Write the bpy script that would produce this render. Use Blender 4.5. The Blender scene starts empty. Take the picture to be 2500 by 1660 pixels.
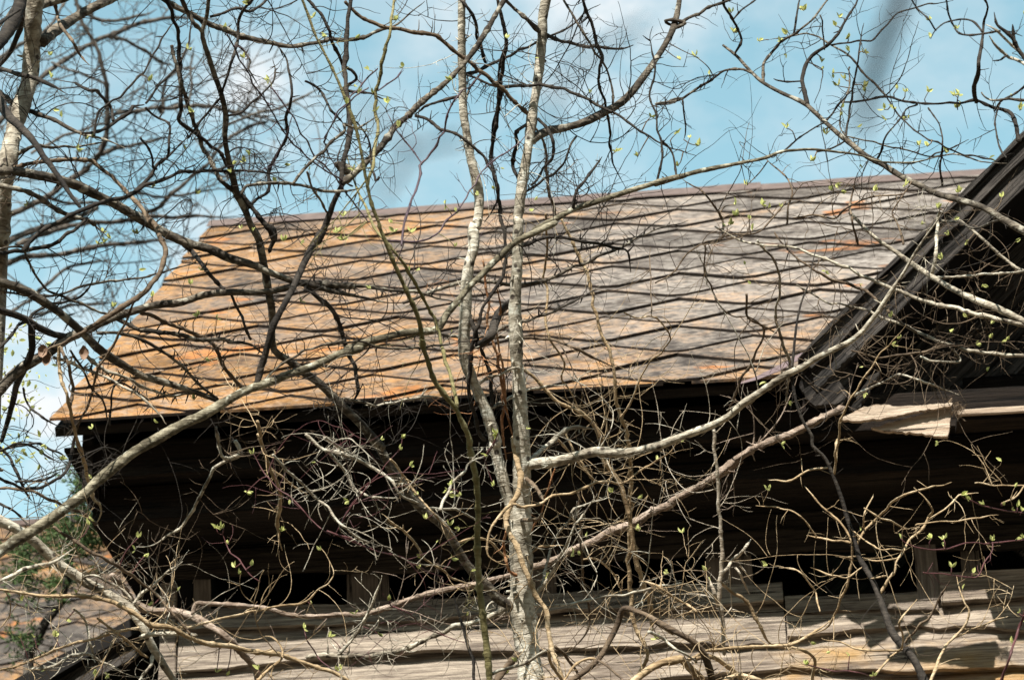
import bpy, bmesh, math, random
import numpy as np
from mathutils import Vector, Matrix
C = bpy.context.scene.collection
scene = bpy.context.scene
R = math.radians

# ------------------------------------------------------------------ camera
B = np.array(((0.9960063609806282, -0.06371491572083904, -0.06254389179458522),
              (0.0818146034049462, 0.37087490578367094, 0.9250719836475244),
              (-0.03574520324389036, -0.9264945658849698, 0.374606593415912)))   # rows: world X, Y, Z seen from the lens (right, down, forward)
FPX = 8330.742
EYE = np.array((0.0, 0.0, 1.65))
cam_d = bpy.data.cameras.new('camera')
cam = bpy.data.objects.new('camera', cam_d)
C.objects.link(cam)
m = Matrix.Identity(4)
for i in range(3):
    m[i][0] = B[i][0]; m[i][1] = -B[i][1]; m[i][2] = -B[i][2]; m[i][3] = EYE[i]
cam.matrix_world = m
cam_d.lens = FPX * 36 / 2500
cam_d.sensor_width = 36
cam_d.clip_start = 0.05
cam_d.clip_end = 5000
cam_d.dof.use_dof = True
cam_d.dof.focus_distance = 8.0
cam_d.dof.aperture_fstop = 10.0
scene.camera = cam

# ------------------------------------------------------------------ light
SUN_EL, SUN_AZ = 49.5, -12.0        # azimuth measured from straight behind the camera, negative = left
sd = Vector((math.sin(R(SUN_AZ)) * math.cos(R(SUN_EL)), -math.cos(R(SUN_AZ)) * math.cos(R(SUN_EL)), math.sin(R(SUN_EL))))
ld = bpy.data.lights.new('sun', 'SUN'); ld.energy = 5.0; ld.angle = R(0.5); ld.color = (1.0, 0.95, 0.87)
sun = bpy.data.objects.new('sun', ld); C.objects.link(sun)
sun.rotation_euler = sd.to_track_quat('Z', 'Y').to_euler()
scene.view_settings.view_transform = 'Standard'
scene.view_settings.look = 'None'
scene.view_settings.gamma = 1
scene.view_settings.exposure = 1.05

def ray(px, py):
    return B @ np.array(((px - 1250) / FPX, (py - 830) / FPX, 1.0))
def at(px, py, depth):
    return EYE + ray(px, py) * depth
def on_y(px, py, Y):
    r = ray(px, py); return EYE + r * (Y / r[1])

world = bpy.data.worlds.new('World'); scene.world = world; world.use_nodes = True
nt = world.node_tree; N = nt.nodes; L = nt.links
bg = N['Background']; bg.inputs[1].default_value = 0.080
sky = N.new('ShaderNodeTexSky'); sky.sky_type = 'NISHITA'; sky.sun_disc = False
sky.sun_elevation = R(SUN_EL); sky.sun_rotation = math.atan2(sd.x, sd.y)
sky.air_density = 1.0; sky.dust_density = 0.6; sky.ozone_density = 1.6
tc = N.new('ShaderNodeTexCoord')
def wmath(op, a, b=None, c=None, clamp=False):
    n = N.new('ShaderNodeMath'); n.operation = op; n.use_clamp = clamp
    for i, v in enumerate((a, b, c)):
        if v is None: continue
        if isinstance(v, (int, float)): n.inputs[i].default_value = v
        else: L.new(v, n.inputs[i])
    return n.outputs[0]
cn = N.new('ShaderNodeTexNoise'); cn.inputs['Scale'].default_value = 26; cn.inputs['Detail'].default_value = 7; cn.inputs['Roughness'].default_value = .6
mp = N.new('ShaderNodeMapping'); mp.inputs['Scale'].default_value = (1, 1, 1.7); L.new(tc.outputs['Generated'], mp.inputs[0]); L.new(mp.outputs[0], cn.inputs['Vector'])
cloud = 0.26
for (px, py, rad, amp) in ((1480, 0, 520, .9), (1130, 60, 300, .65), (640, 230, 260, .95), (620, 360, 200, .8), (480, 640, 350, .6), (60, 980, 620, 1.0), (330, 800, 300, .7), (1800, 160, 260, .3)):
    d = ray(px, py); d /= np.linalg.norm(d)
    vd = N.new('ShaderNodeVectorMath'); vd.operation = 'DISTANCE'; L.new(tc.outputs['Generated'], vd.inputs[0]); vd.inputs[1].default_value = tuple(d)
    mr = N.new('ShaderNodeMapRange'); mr.interpolation_type = 'SMOOTHSTEP'; L.new(vd.outputs['Value'], mr.inputs[0])
    mr.inputs[1].default_value = rad / FPX; mr.inputs[2].default_value = 0; mr.inputs[3].default_value = 0; mr.inputs[4].default_value = amp
    cloud = wmath('MAXIMUM', cloud, mr.outputs[0])
nz = N.new('ShaderNodeMapRange'); L.new(cn.outputs['Fac'], nz.inputs[0]); nz.inputs[1].default_value = .40; nz.inputs[2].default_value = .60
cl = wmath('MULTIPLY', cloud, wmath('MULTIPLY_ADD', nz.outputs[0], .75, .25), clamp=True)
mixc = N.new('ShaderNodeMix'); mixc.data_type = 'RGBA'; L.new(cl, mixc.inputs[0])
tint = N.new('ShaderNodeMix'); tint.data_type = 'RGBA'; tint.blend_type = 'MULTIPLY'; tint.inputs[0].default_value = 1
L.new(sky.outputs[0], tint.inputs[6]); tint.inputs[7].default_value = (1.5, 1.78, 1.27, 1)
L.new(tint.outputs[2], mixc.inputs[6]); mixc.inputs[7].default_value = (5.9, 6.05, 6.15, 1)
L.new(mixc.outputs[2], bg.inputs[0])

# ------------------------------------------------------------------ materials
def material(name, rough=.85):
    mt = bpy.data.materials.new(name); mt.use_nodes = True
    return mt, mt.node_tree, mt.node_tree.nodes['Principled BSDF']
class G:
    """small helper for node graphs"""
    def __init__(s, nt): s.nt = nt; s.N = nt.nodes; s.L = nt.links; s.tc = s.N.new('ShaderNodeTexCoord')
    def map(s, scale=(1, 1, 1), rot=(0, 0, 0), src=None):
        n = s.N.new('ShaderNodeMapping'); n.inputs['Scale'].default_value = scale; n.inputs['Rotation'].default_value = rot
        s.L.new(src or s.tc.outputs['Object'], n.inputs[0]); return n.outputs[0]
    def noise(s, vec, scale, detail=5, rough=.6, dist=0):
        n = s.N.new('ShaderNodeTexNoise'); s.L.new(vec, n.inputs['Vector']); n.inputs['Scale'].default_value = scale
        n.inputs['Detail'].default_value = detail; n.inputs['Roughness'].default_value = rough; n.inputs['Distortion'].default_value = dist
        return n.outputs['Fac']
    def ramp(s, fac, stops):
        n = s.N.new('ShaderNodeValToRGB'); s.L.new(fac, n.inputs[0]); el = n.color_ramp.elements
        while len(el) < len(stops): el.new(.5)
        for e, (p, c) in zip(el, stops):
            e.position = p; e.color = (*c, 1) if len(c) == 3 else c
        return n.outputs[0]
    def step(s, fac, a, b, lo=0, hi=1):
        n = s.N.new('ShaderNodeMapRange'); s.L.new(fac, n.inputs[0])
        for i, v in zip((1, 2, 3, 4), (a, b, lo, hi)): n.inputs[i].default_value = v
        return n.outputs[0]
    def math(s, op, a, b=0.0, clamp=False):
        n = s.N.new('ShaderNodeMath'); n.operation = op; n.use_clamp = clamp
        for i, v in enumerate((a, b)):
            if isinstance(v, (int, float)): n.inputs[i].default_value = v
            else: s.L.new(v, n.inputs[i])
        return n.outputs[0]
    def mix(s, fac, a, b, mode='MIX'):
        n = s.N.new('ShaderNodeMix'); n.data_type = 'RGBA'; n.blend_type = mode
        for i, v in ((0, fac), (6, a), (7, b)):
            if isinstance(v, (int, float)): n.inputs[i].default_value = v
            elif isinstance(v, tuple): n.inputs[i].default_value = (*v, 1)
            else: s.L.new(v, n.inputs[i])
        return n.outputs[2]
    def island(s):
        return s.N.new('ShaderNodeNewGeometry').outputs['Random Per Island']
    def bump(s, h, strength, dist):
        n = s.N.new('ShaderNodeBump'); n.inputs['Strength'].default_value = strength; n.inputs['Distance'].default_value = dist
        s.L.new(h, n.inputs['Height']); return n.outputs[0]

def wood(name, dark, mid, light, rot=(0, 0, 0), stain=None, stain_at=None, rough=.9):
    mt, nt, bs = material(name); g = G(nt)
    isl = g.island()
    off = g.N.new('ShaderNodeVectorMath'); off.operation = 'ADD'
    g.L.new(g.tc.outputs['Object'], off.inputs[0])
    cmb = g.N.new('ShaderNodeCombineXYZ'); g.L.new(g.math('MULTIPLY', isl, 37.0), cmb.inputs[0]); g.L.new(g.math('MULTIPLY', isl, 11.0), cmb.inputs[2])
    g.L.new(cmb.outputs[0], off.inputs[1])
    rotv = g.map((1, 1, 1), rot, off.outputs[0])
    v = g.map((1.3, 12, 22), (0, 0, 0), rotv)
    grain = g.noise(v, 4.0, 8, .72, .35)
    v2 = g.map((1.0, 10, 60), (0, 0, 0), rotv)
    fine = g.noise(v2, 5.5, 6, .75, .2)
    blot = g.noise(g.map((1, 1, 2.2), (0, 0, 0), off.outputs[0]), 3.2, 5, .6)
    t = g.math('ADD', g.math('MULTIPLY', grain, .55), g.math('ADD', g.math('MULTIPLY', fine, .5), g.math('MULTIPLY', blot, .22)))
    col = g.ramp(g.step(t, .43, .76), ((0, dark), (.45, mid), (1, light)))
    col = g.mix(1.0, col, g.ramp(isl, ((0, (.72, .72, .72)), (1, (1.12, 1.08, 1.04)))), 'MULTIPLY')
    crack = g.step(g.noise(g.map((.6, 8, 34), (0, 0, 0), rotv), 3.3, 5, .65, .6), .355, .395)
    col = g.mix(crack, tuple(c * .16 for c in dark), col)
    if stain:
        sx = g.N.new('ShaderNodeSeparateXYZ'); g.L.new(g.tc.outputs['Object'], sx.inputs[0])
        msk = g.math('MULTIPLY', g.step(sx.outputs[0], stain_at[0], stain_at[1]), g.math('MULTIPLY', g.step(sx.outputs[2], stain_at[2], stain_at[3]), g.step(blot, .40, .62)))
        col = g.mix(g.math('MULTIPLY', msk, .85), col, g.mix(1.0, stain, g.ramp(fine, ((.3, (.55, .55, .55)), (.7, (1.2, 1.2, 1.2)))), 'MULTIPLY'))
    g.L.new(col, bs.inputs['Base Color']); bs.inputs['Roughness'].default_value = rough; bs.inputs['Specular IOR Level'].default_value = .2
    g.L.new(g.bump(g.math('ADD', t, g.math('MULTIPLY', crack, .5)), .8, .012), bs.inputs['Normal'])
    return mt

def tiles_mat(name, origin, lich_bias=0.0, tone=1.0):
    mt, nt, bs = material(name); g = G(nt)
    p = g.tc.outputs['Object']
    isl = g.island()
    big = g.noise(p, 1.3, 4, .55); med = g.noise(p, 5.5, 6, .65, .4); fine = g.noise(p, 26, 5, .7); spk = g.noise(p, 85, 3, .7)
    base = g.ramp(g.math('ADD', g.math('MULTIPLY', med, .5), g.math('MULTIPLY', fine, .5)), ((.34, (.05, .040, .033)), (.47, (.150, .130, .113)), (.62, (.30, .275, .248))))
    base = g.mix(1.0, base, g.ramp(isl, ((0, (.62, .60, .59)), (.5, (.95, .93, .92)), (1, (1.16, 1.14, 1.13)))), 'MULTIPLY')
    base = g.mix(1.0, base, (tone, tone, tone), 'MULTIPLY')
    # black algae specks
    base = g.mix(g.math('MULTIPLY', g.step(fine, .50, .36), .55), base, (.075, .06, .055))
    sx = g.N.new('ShaderNodeSeparateXYZ'); g.L.new(p, sx.inputs[0])
    gx = g.step(sx.outputs[0], -2.2, 0.75, .33, 0.03)
    gz = g.step(sx.outputs[2], 5.25, 6.3, .17, .0)
    top = g.step(sx.outputs[2], 6.85, 7.25, 0, .05)
    lm = g.math('ADD', g.math('ADD', gx, gz), g.math('ADD', top, g.math('ADD', g.math('MULTIPLY', med, .55), g.math('ADD', g.math('MULTIPLY', fine, .38), g.math('MULTIPLY', big, .30)))))
    lm = g.math('ADD', lm, g.math('MULTIPLY', isl, .14))
    lm = g.step(lm, .86 - lich_bias, 1.04 - lich_bias)
    lm = g.math('MULTIPLY', lm, g.step(g.noise(p, 19, 5, .75), .38, .54, .35, 1))
    lcol = g.ramp(spk, ((.32, (.12, .058, .016)), (.5, (.275, .128, .034)), (.68, (.38, .22, .088))))
    col = g.mix(g.math('MULTIPLY', lm, .86), base, lcol)
    rust = g.step(g.noise(p, 3.3, 3, .5), .645, .69)
    col = g.mix(g.math('MULTIPLY', rust, g.step(fine, .35, .55, 0, .8)), col, (.36, .135, .035))
    stain = g.step(g.math('ADD', g.math('MULTIPLY', g.noise(p, 2.4, 5, .7, .8), .6), g.math('MULTIPLY', fine, .4)), .40, .52, .50, 1.0)
    st3 = g.N.new('ShaderNodeCombineXYZ')
    for i_ in range(3): g.L.new(stain, st3.inputs[i_])
    col = g.mix(1.0, col, st3.outputs[0], 'MULTIPLY')
    g.L.new(col, bs.inputs['Base Color']); bs.inputs['Roughness'].default_value = .92; bs.inputs['Specular IOR Level'].default_value = .15
    g.L.new(g.bump(g.math('ADD', fine, g.math('MULTIPLY', spk, .6)), .5, .006), bs.inputs['Normal'])
    return mt

def bark(name, dark, mid, light, spots=None, lichen=None, sc=1.0):
    mt, nt, bs = material(name); g = G(nt); p = g.tc.outputs['Object']
    a = g.noise(p, 9 * sc, 5, .6); b = g.noise(p, 55 * sc, 5, .65); r = g.noise(g.map((14, 14, 90)), 1.5, 4, .6, .6)
    t = g.math('ADD', g.math('MULTIPLY', a, .45), g.math('ADD', g.math('MULTIPLY', b, .3), g.math('MULTIPLY', r, .3)))
    col = g.ramp(g.step(t, .41, .63), ((0, dark), (.5, mid), (1, light)))
    if lichen:
        col = g.mix(g.step(g.noise(p, 22, 4, .6), .57, .64, 0, .8), col, lichen)
    if spots:
        vo = g.N.new('ShaderNodeTexVoronoi'); vo.inputs['Scale'].default_value = 30; g.L.new(p, vo.inputs['Vector'])
        col = g.mix(g.step(vo.outputs['Distance'], .24, .15, 0, .95), col, spots)
    g.L.new(col, bs.inputs['Base Color']); bs.inputs['Roughness'].default_value = .85; bs.inputs['Specular IOR Level'].default_value = .25
    g.L.new(g.bump(g.math('ADD', b, r), .6, .006), bs.inputs['Normal'])
    return mt
def plain(name, col, rough=.8, var=.25, sc=20, trans=0):
    mt, nt, bs = material(name); g = G(nt); n = g.noise(g.tc.outputs['Object'], sc, 4, .6)
    c = g.ramp(n, ((.3, tuple(v * (1 - var) for v in col)), (.7, tuple(v * (1 + var) for v in col))))
    g.L.new(c, bs.inputs['Base Color']); bs.inputs['Roughness'].default_value = rough; bs.inputs['Specular IOR Level'].default_value = .25
    if trans:
        tr = nt.nodes.new('ShaderNodeBsdfTranslucent'); g.L.new(c, tr.inputs[0])
        mx = nt.nodes.new('ShaderNodeMixShader'); mx.inputs[0].default_value = trans
        nt.links.new(bs.outputs[0], mx.inputs[1]); nt.links.new(tr.outputs[0], mx.inputs[2])
        nt.links.new(mx.outputs[0], nt.nodes['Material Output'].inputs['Surface'])
    return mt
RK = (0, R(43), 0)
M = dict(
    roof=tiles_mat('weathered_roof_tiles', None), roof_far=tiles_mat('far_roof_tiles', None, -.09, .58),
    board=wood('weathered_board', (.045, .036, .030), (.175, .143, .118), (.58, .50, .405), stain=(.42, .25, .09), stain_at=(.02, .14, 4.612, 4.598)),
    dark=wood('shaded_brown_board', (.004, .003, .0025), (.0105, .008, .0065), (.036, .029, .0235)),  # brown wood taken darker, with the shade below the eave in its colour
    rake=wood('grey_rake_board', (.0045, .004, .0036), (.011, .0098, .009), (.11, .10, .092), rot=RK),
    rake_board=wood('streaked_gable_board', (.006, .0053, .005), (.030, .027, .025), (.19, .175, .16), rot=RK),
    dim=wood('shaded_grey_board', (.010, .008, .0066), (.032, .026, .0215), (.10, .084, .07)),  # grey-brown wood, colour lowered to carry the eave's shade
    stud=wood('stud_wood', (.06, .05, .042), (.19, .16, .136), (.40, .35, .30), rot=(0, R(90), 0)),
    fascia=wood('shaded_brown_fascia', (.0035, .0024, .0018), (.0085, .006, .0044), (.028, .0205, .0155)),  # brown, darkened so the colour itself holds the under-eave shade
    plank=wood('pale_split_plank', (.16, .11, .075), (.38, .29, .215), (.62, .53, .43)),
    tile_edge=plain('shade_dark_tile_edge', (.030, .022, .017), .95, .5, 9),  # near-black sides: the shadow lines between tiles are put into this colour
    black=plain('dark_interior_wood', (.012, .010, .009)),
    slab=plain('roof_edge_grey', (.0095, .0082, .0075), .95, .5),
    cap=plain('ridge_metal', (.115, .085, .075), .7),
    flash=plain('mauve_flashing', (.14, .10, .10), .5),
    grey=bark('grey_bark', (.06, .048, .034), (.27, .235, .18), (.58, .54, .44), spots=(.055, .042, .032), lichen=(.44, .43, .36)),
    trunk_bark=bark('pale_trunk_bark', (.10, .083, .06), (.36, .325, .255), (.70, .66, .56), spots=(.045, .035, .027), lichen=(.60, .60, .52)),
    limb_bark=bark('limb_bark', (.014, .011, .0085), (.058, .047, .035), (.22, .19, .145), lichen=(.34, .32, .26)),
    mottled_bark=bark('mottled_bark', (.03, .025, .016), (.105, .09, .058), (.32, .29, .21), lichen=(.42, .42, .34), sc=1.6),
    dark_bark=bark('dark_twig_bark', (.009, .007, .006), (.024, .0195, .0155), (.06, .05, .04)),
    brown_bark=bark('brown_bark', (.04, .028, .019), (.105, .074, .048), (.20, .15, .10)),
    green_bark=bark('olive_bark', (.085, .075, .03), (.17, .15, .065), (.27, .24, .13)),
    tan_bark=bark('tan_vine_bark', (.17, .115, .062), (.34, .245, .14), (.52, .41, .27)),
    pale_bark=bark('pale_vine_bark', (.24, .19, .14), (.42, .36, .28), (.58, .52, .43)),
    rope_bark=bark('shaggy_vine_bark', (.09, .062, .045), (.22, .165, .125), (.40, .32, .26), sc=2),
    orange_bark=bark('reddish_vine_bark', (.17, .07, .03), (.34, .16, .075), (.46, .27, .15)),
    red_bark=plain('red_stem', (.085, .032, .033), .5, .35),
    purple_bark=plain('plum_stem', (.075, .05, .06), .5, .4),
    far_bark=bark('far_grey_bark', (.03, .026, .022), (.07, .06, .05), (.14, .12, .10)),
    leaf=plain('young_leaf', (.52, .54, .20), .5, .25, 40, .4), bud=plain('pale_bud', (.55, .52, .33), .6, .2, 40, .3),
    conifer=plain('juniper_green', (.05, .085, .025), .7, .5, 15, .2),
    ground=plain('leaf_litter', (.055, .043, .028), .95, .5, 3),
    nest=plain('nest_debris', (.12, .085, .055), .95, .5, 60),
    curl=plain('dead_leaf', (.20, .13, .09), .7, .3, 30),
)
M['dark_'] = M['dark']
BARK = dict(grey='grey', limb='limb_bark', trunkpale='trunk_bark', mottled='mottled_bark', dark='dark_bark', brown='brown_bark', green='green_bark', tan='tan_bark', pale='pale_bark', rope='rope_bark', orange='orange_bark', red='red_bark', purple='purple_bark', far='far_bark', neartwig='dark_bark')

# ------------------------------------------------------------------ object helpers
def link(name, me, mat, parent=None):
    o = bpy.data.objects.new(name, me); C.objects.link(o)
    if mat: me.materials.append(mat)
    if parent: o.parent = parent
    return o
def empty(name, label, cat, loc, group=None):
    o = bpy.data.objects.new(name, None); C.objects.link(o); o.location = loc; o.empty_display_size = .1
    o['label'] = label; o['category'] = cat
    if group: o['group'] = group
    return o
def own(o, root):
    o.parent = root; o.matrix_parent_inverse = Matrix.Translation(-Vector(root.location)); return o
class MB:
    """collects vertices and faces of one part"""
    def __init__(s): s.v = []; s.f = []; s.n = 0
    def add(s, v, f):
        s.v.append(np.asarray(v, float)); s.f += [tuple(i + s.n for i in q) for q in f]; s.n += len(v)
    def build(s, name, mat, root=None, smooth=False):
        me = bpy.data.meshes.new(name); me.from_pydata(np.concatenate(s.v).tolist(), [], s.f); me.update()
        if smooth: me.polygons.foreach_set('use_smooth', [True] * len(me.polygons))
        o = link(name, me, mat)
        if root: own(o, root)
        return o
    def box(s, a, b):
        x0, y0, z0 = a; x1, y1, z1 = b
        s.add([(x0, y0, z0), (x1, y0, z0), (x1, y1, z0), (x0, y1, z0), (x0, y0, z1), (x1, y0, z1), (x1, y1, z1), (x0, y1, z1)],
              [(3, 2, 1, 0), (4, 5, 6, 7), (0, 1, 5, 4), (1, 2, 6, 5), (2, 3, 7, 6), (3, 0, 4, 7)])
    def plank(s, p0, p1, up, out, w, th, rag=.004, seg=.05, rng=None, lap=0.0, warp=.004, taper=(1, 1)):
        """board from p0 to p1 (its top edge line), hanging w along -up, th thick towards out, with worn edges"""
        rng = rng or RNG
        p0 = np.array(p0, float); p1 = np.array(p1, float); up = np.array(up, float); out = np.array(out, float)
        Ln = np.linalg.norm(p1 - p0); n = max(2, int(Ln / seg)); t = np.linspace(0, 1, n + 1)
        k = max(2, int(Ln / .35))
        def smooth(a): return np.interp(t, np.linspace(0, 1, k + 1), rng.normal(0, a, k + 1))
        wav = smooth(warp); bot = smooth(rag * 1.2) + rng.normal(0, rag * .55, n + 1); top = rng.normal(0, rag * .4, n + 1)
        W = w * np.interp(t, (0, 1), taper)
        rows = []
        for i in range(n + 1):
            c = p0 + (p1 - p0) * t[i]
            fo = out * (wav[i])
            a = c + up * top[i] + fo; b = c - up * (W[i] + bot[i]) + fo + out * lap
            mid = (a + b) / 2 + out * (th + rng.normal(0, .0007))
            rows.append((a, a + out * th * .8, a - up * .003 + out * th, mid, b + up * .003 + out * th, b + out * th * .8, b))
        v = np.array(rows).reshape(-1, 3); q = 7; f = []
        for i in range(n):
            for j in range(q):
                f.append((i * q + j, i * q + (j + 1) % q, (i + 1) * q + (j + 1) % q, (i + 1) * q + j))
        f.append(tuple(range(q))[::-1]); f.append(tuple(n * q + j for j in range(q)))
        s.add(v, [x[::-1] for x in f])
RNG = np.random.default_rng(7)

# ------------------------------------------------------------------ ground
gm = MB(); gm.add([(-900, -900, 0), (900, -900, 0), (900, 900, 0), (-900, 900, 0)], [(0, 1, 2, 3)])
ground = gm.build('ground', M['ground']); ground['kind'] = 'structure'
# added slope, out of view behind and beside the camera, blocks low sky light
hm = MB(); rows = []; na, nr = 49, 16; hr = np.random.default_rng(11)
for i in range(na):
    a = R(-205 + 230 * i / (na - 1))
    for j in range(nr):
        s_ = j / (nr - 1); d = 13 + 75 * s_
        z = (58 * s_ ** 1.15) * (1 + hr.normal(0, .03)) * min(1, .35 + 1.6 * min(i, na - 1 - i) / na * 2) - .02
        rows.append((d * math.cos(a) * 1.05, d * math.sin(a) + 2, z))
hm.add(rows, [(i * nr + j, i * nr + j + 1, (i + 1) * nr + j + 1, (i + 1) * nr + j) for i in range(na - 1) for j in range(nr - 1)])
sky_blocker = hm.build('sky_blocking_slope', M['ground'], smooth=True); sky_blocker['kind'] = 'structure'

# ------------------------------------------------------------------ barn
EY, EZ, RY, RZ, VX, WY = 9.445, 5.288, 12.452, 7.254, -2.035, 9.965
XR = 4.3
LO = np.array((-0.15377, 10.57452, 6.02668)); LU = np.array((1., 0, 0)); LV = np.array((0, .83704, .54714)); LN = np.array((0, -.54714, .83704))
barn = empty('barn', 'old weathered wooden barn with a lichen-stained diamond tile roof and a gable at its right', 'barn', (1.5, 11, 0))
UP = (0, 0, 1); FR = (0, -1, 0)

def diamond_roof(name, org, lu, lv, ln, x0, x1, v0, v1, root, mat, a=.47, b=.4681, seed=1, valley=None):
    """diamond tiles laid over one another, each a thick tilted plate with a worn edge"""
    rng = np.random.default_rng(seed); me = bpy.data.meshes.new(name); bm = bmesh.new()
    th = .009; k = .037 / b
    m0, m1 = int((x0) / (a / 2)) - 2, int((x1) / (a / 2)) + 2; n0, n1 = int(v0 / (b / 2)) - 2, int(v1 / (b / 2)) + 2
    hw, hh = a / 2 + .012, b / 2 + .012
    corner = [(0, -hh), (hw, 0), (0, hh), (-hw, 0)]
    for n in range(n0, n1 + 1):
        for mm in range(m0, m1 + 1):
            if (mm + n) % 2 == 0: continue
            cx, cv = mm * a / 2 + rng.normal(0, .0025), n * b / 2 + rng.normal(0, .003)
            if cx + hw < x0 or cx - hw > x1 or cv + hh < v0 or cv - hh > v1: continue
            pts = []
            for i in range(4):
                p, q = corner[i], corner[(i + 1) % 4]
                for t in np.linspace(0, 1, 9)[:-1]:
                    x = p[0] + (q[0] - p[0]) * t; y = p[1] + (q[1] - p[1]) * t
                    if i in (0, 3):
                        if rng.random() < .05: sc = 1 - rng.uniform(.01, .03)
                        else: sc = 1 + rng.normal(0, .004)
                        x *= sc; y *= sc
                    if y < -hh + .022: y = -hh + .022 + rng.normal(0, .002)
                    pts.append((x, y))
            tl = rng.normal(0, .0016); roll = rng.normal(0, .004)
            low = []; top = []
            for x, y in pts:
                h = .001 + abs(tl) + k * (hh - y) * (1 + tl * 20) * .5 + roll * x
                base = org + lu * (cx + x) + lv * (cv + y)
                low.append(bm.verts.new(base + ln * h)); top.append(bm.verts.new(base + ln * (h + th)))
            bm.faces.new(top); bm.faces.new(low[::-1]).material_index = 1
            for i in range(len(pts)):
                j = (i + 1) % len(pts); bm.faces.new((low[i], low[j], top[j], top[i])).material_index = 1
    for co, no in ((() if valley is None else (valley,)) + ((org + lu * x0, -lu), (org + lu * x1, lu), (org + lv * v0, -lv), (org + lv * v1, lv))):
        r = bmesh.ops.bisect_plane(bm, geom=bm.verts[:] + bm.edges[:] + bm.faces[:], plane_co=co, plane_no=no, clear_outer=True)
        ed = [e for e in r['geom_cut'] if isinstance(e, bmesh.types.BMEdge) and e.is_boundary]
        bmesh.ops.holes_fill(bm, edges=ed, sides=60)
    bm.to_mesh(me); bm.free()
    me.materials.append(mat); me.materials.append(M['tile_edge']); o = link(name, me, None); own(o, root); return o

diamond_roof('roof_tiles', LO, LU, LV, LN, VX - LO[0], XR - LO[0], -1.3495, 2.235, barn, M['roof'], valley=(LO + LV * -1.3495 + LU * (.165 - LO[0]), LU - LV * .587))
mb = MB()                                                   # boards under the tiles, front and rear slope
for (dz, t) in ((-.004, .028),):
    a = LO + LV * -1.342 + LN * dz; b = LO + LV * 2.24 + LN * dz
    x0, x1 = VX + .012, XR
    v = [(x0, a[1], a[2]), (.16, a[1], a[2]), (.16 + .587 * 3.58, b[1], b[2]), (x0, b[1], b[2])]
    w = [tuple(np.array(p) - LN * t) for p in v]
    mb.add(v + w, [(0, 1, 2, 3), (7, 6, 5, 4), (0, 4, 5, 1), (1, 5, 6, 2), (2, 6, 7, 3), (3, 7, 4, 0)])
mb.build('roof_deck', M['fascia'], barn)
mb = MB()
v = [(VX, RY, RZ - .02), (XR, RY, RZ - .02), (XR, 15.5, EZ), (VX, 15.5, EZ)]
w = [(x, y, z - .05) for x, y, z in v]
mb.add(v + w, [(3, 2, 1, 0), (4, 5, 6, 7), (0, 1, 5, 4), (1, 2, 6, 5), (2, 3, 7, 6), (3, 0, 4, 7)])
mb.build('rear_roof', M['slab'], barn)
# ridge cap: bent metal strip, one length after another
mb = MB(); x = VX - .01
while x < XR:
    x2 = min(x + RNG.uniform(.9, 1.3), XR); dz = RNG.normal(0, .004); n = 9
    prof = [(-.085, -.050), (-.055, -.030), (-.022, -.006), (0, .012), (.022, -.004), (.085, -.05)]
    rows = []
    for i in range(n):
        xx = x + (x2 + .02 - x) * i / (n - 1)
        for (py, pz) in prof: rows.append((xx, RY + py, RZ + .030 + pz + dz + RNG.normal(0, .0015) + .004 * (i == n - 1)))
        for (py, pz) in prof[::-1]: rows.append((xx, RY + py, RZ + .026 + pz + dz + .004 * (i == n - 1)))
    q = len(prof) * 2; f = []
    for i in range(n - 1):
        for j in range(q): f.append((i * q + j, i * q + (j + 1) % q, (i + 1) * q + (j + 1) % q, (i + 1) * q + j))
    f.append(tuple(range(q))); f.append(tuple((n - 1) * q + j for j in range(q))[::-1])
    mb.add(rows, [t[::-1] for t in f]); x = x2
mb.build('ridge_cap', M['cap'], barn)
# cornice: fascia, frieze, soffit, the side return that runs back along the left end
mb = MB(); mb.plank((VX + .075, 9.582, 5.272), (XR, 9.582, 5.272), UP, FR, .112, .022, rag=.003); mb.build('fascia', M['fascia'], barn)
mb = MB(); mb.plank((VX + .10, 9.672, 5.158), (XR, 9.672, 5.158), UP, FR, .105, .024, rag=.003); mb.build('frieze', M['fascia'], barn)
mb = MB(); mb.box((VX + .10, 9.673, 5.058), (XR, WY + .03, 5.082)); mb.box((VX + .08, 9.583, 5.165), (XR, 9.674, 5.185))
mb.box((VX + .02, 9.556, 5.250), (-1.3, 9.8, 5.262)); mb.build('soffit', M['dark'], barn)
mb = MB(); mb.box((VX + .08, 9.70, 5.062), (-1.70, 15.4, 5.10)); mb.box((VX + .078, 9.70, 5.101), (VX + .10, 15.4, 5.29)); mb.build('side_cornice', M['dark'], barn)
# shell: end walls, rear wall, loft floor, inside boarding
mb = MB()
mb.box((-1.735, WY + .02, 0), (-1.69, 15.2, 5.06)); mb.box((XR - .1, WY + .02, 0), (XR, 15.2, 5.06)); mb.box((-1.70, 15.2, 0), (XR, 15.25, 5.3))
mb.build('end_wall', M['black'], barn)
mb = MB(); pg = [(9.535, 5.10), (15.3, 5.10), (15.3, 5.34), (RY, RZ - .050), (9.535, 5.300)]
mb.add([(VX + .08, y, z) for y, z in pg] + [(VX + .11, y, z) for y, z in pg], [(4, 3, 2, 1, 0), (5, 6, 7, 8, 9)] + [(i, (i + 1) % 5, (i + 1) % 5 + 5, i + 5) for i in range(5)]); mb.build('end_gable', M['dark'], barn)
mb = MB(); mb.box((-1.65, WY + .9, 4.2), (XR - .11, WY + .93, 5.04)); mb.box((-1.65, WY + .05, 4.15), (XR - .11, WY + .9, 4.18)); mb.build('inner_lining', M['black'], barn)
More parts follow.
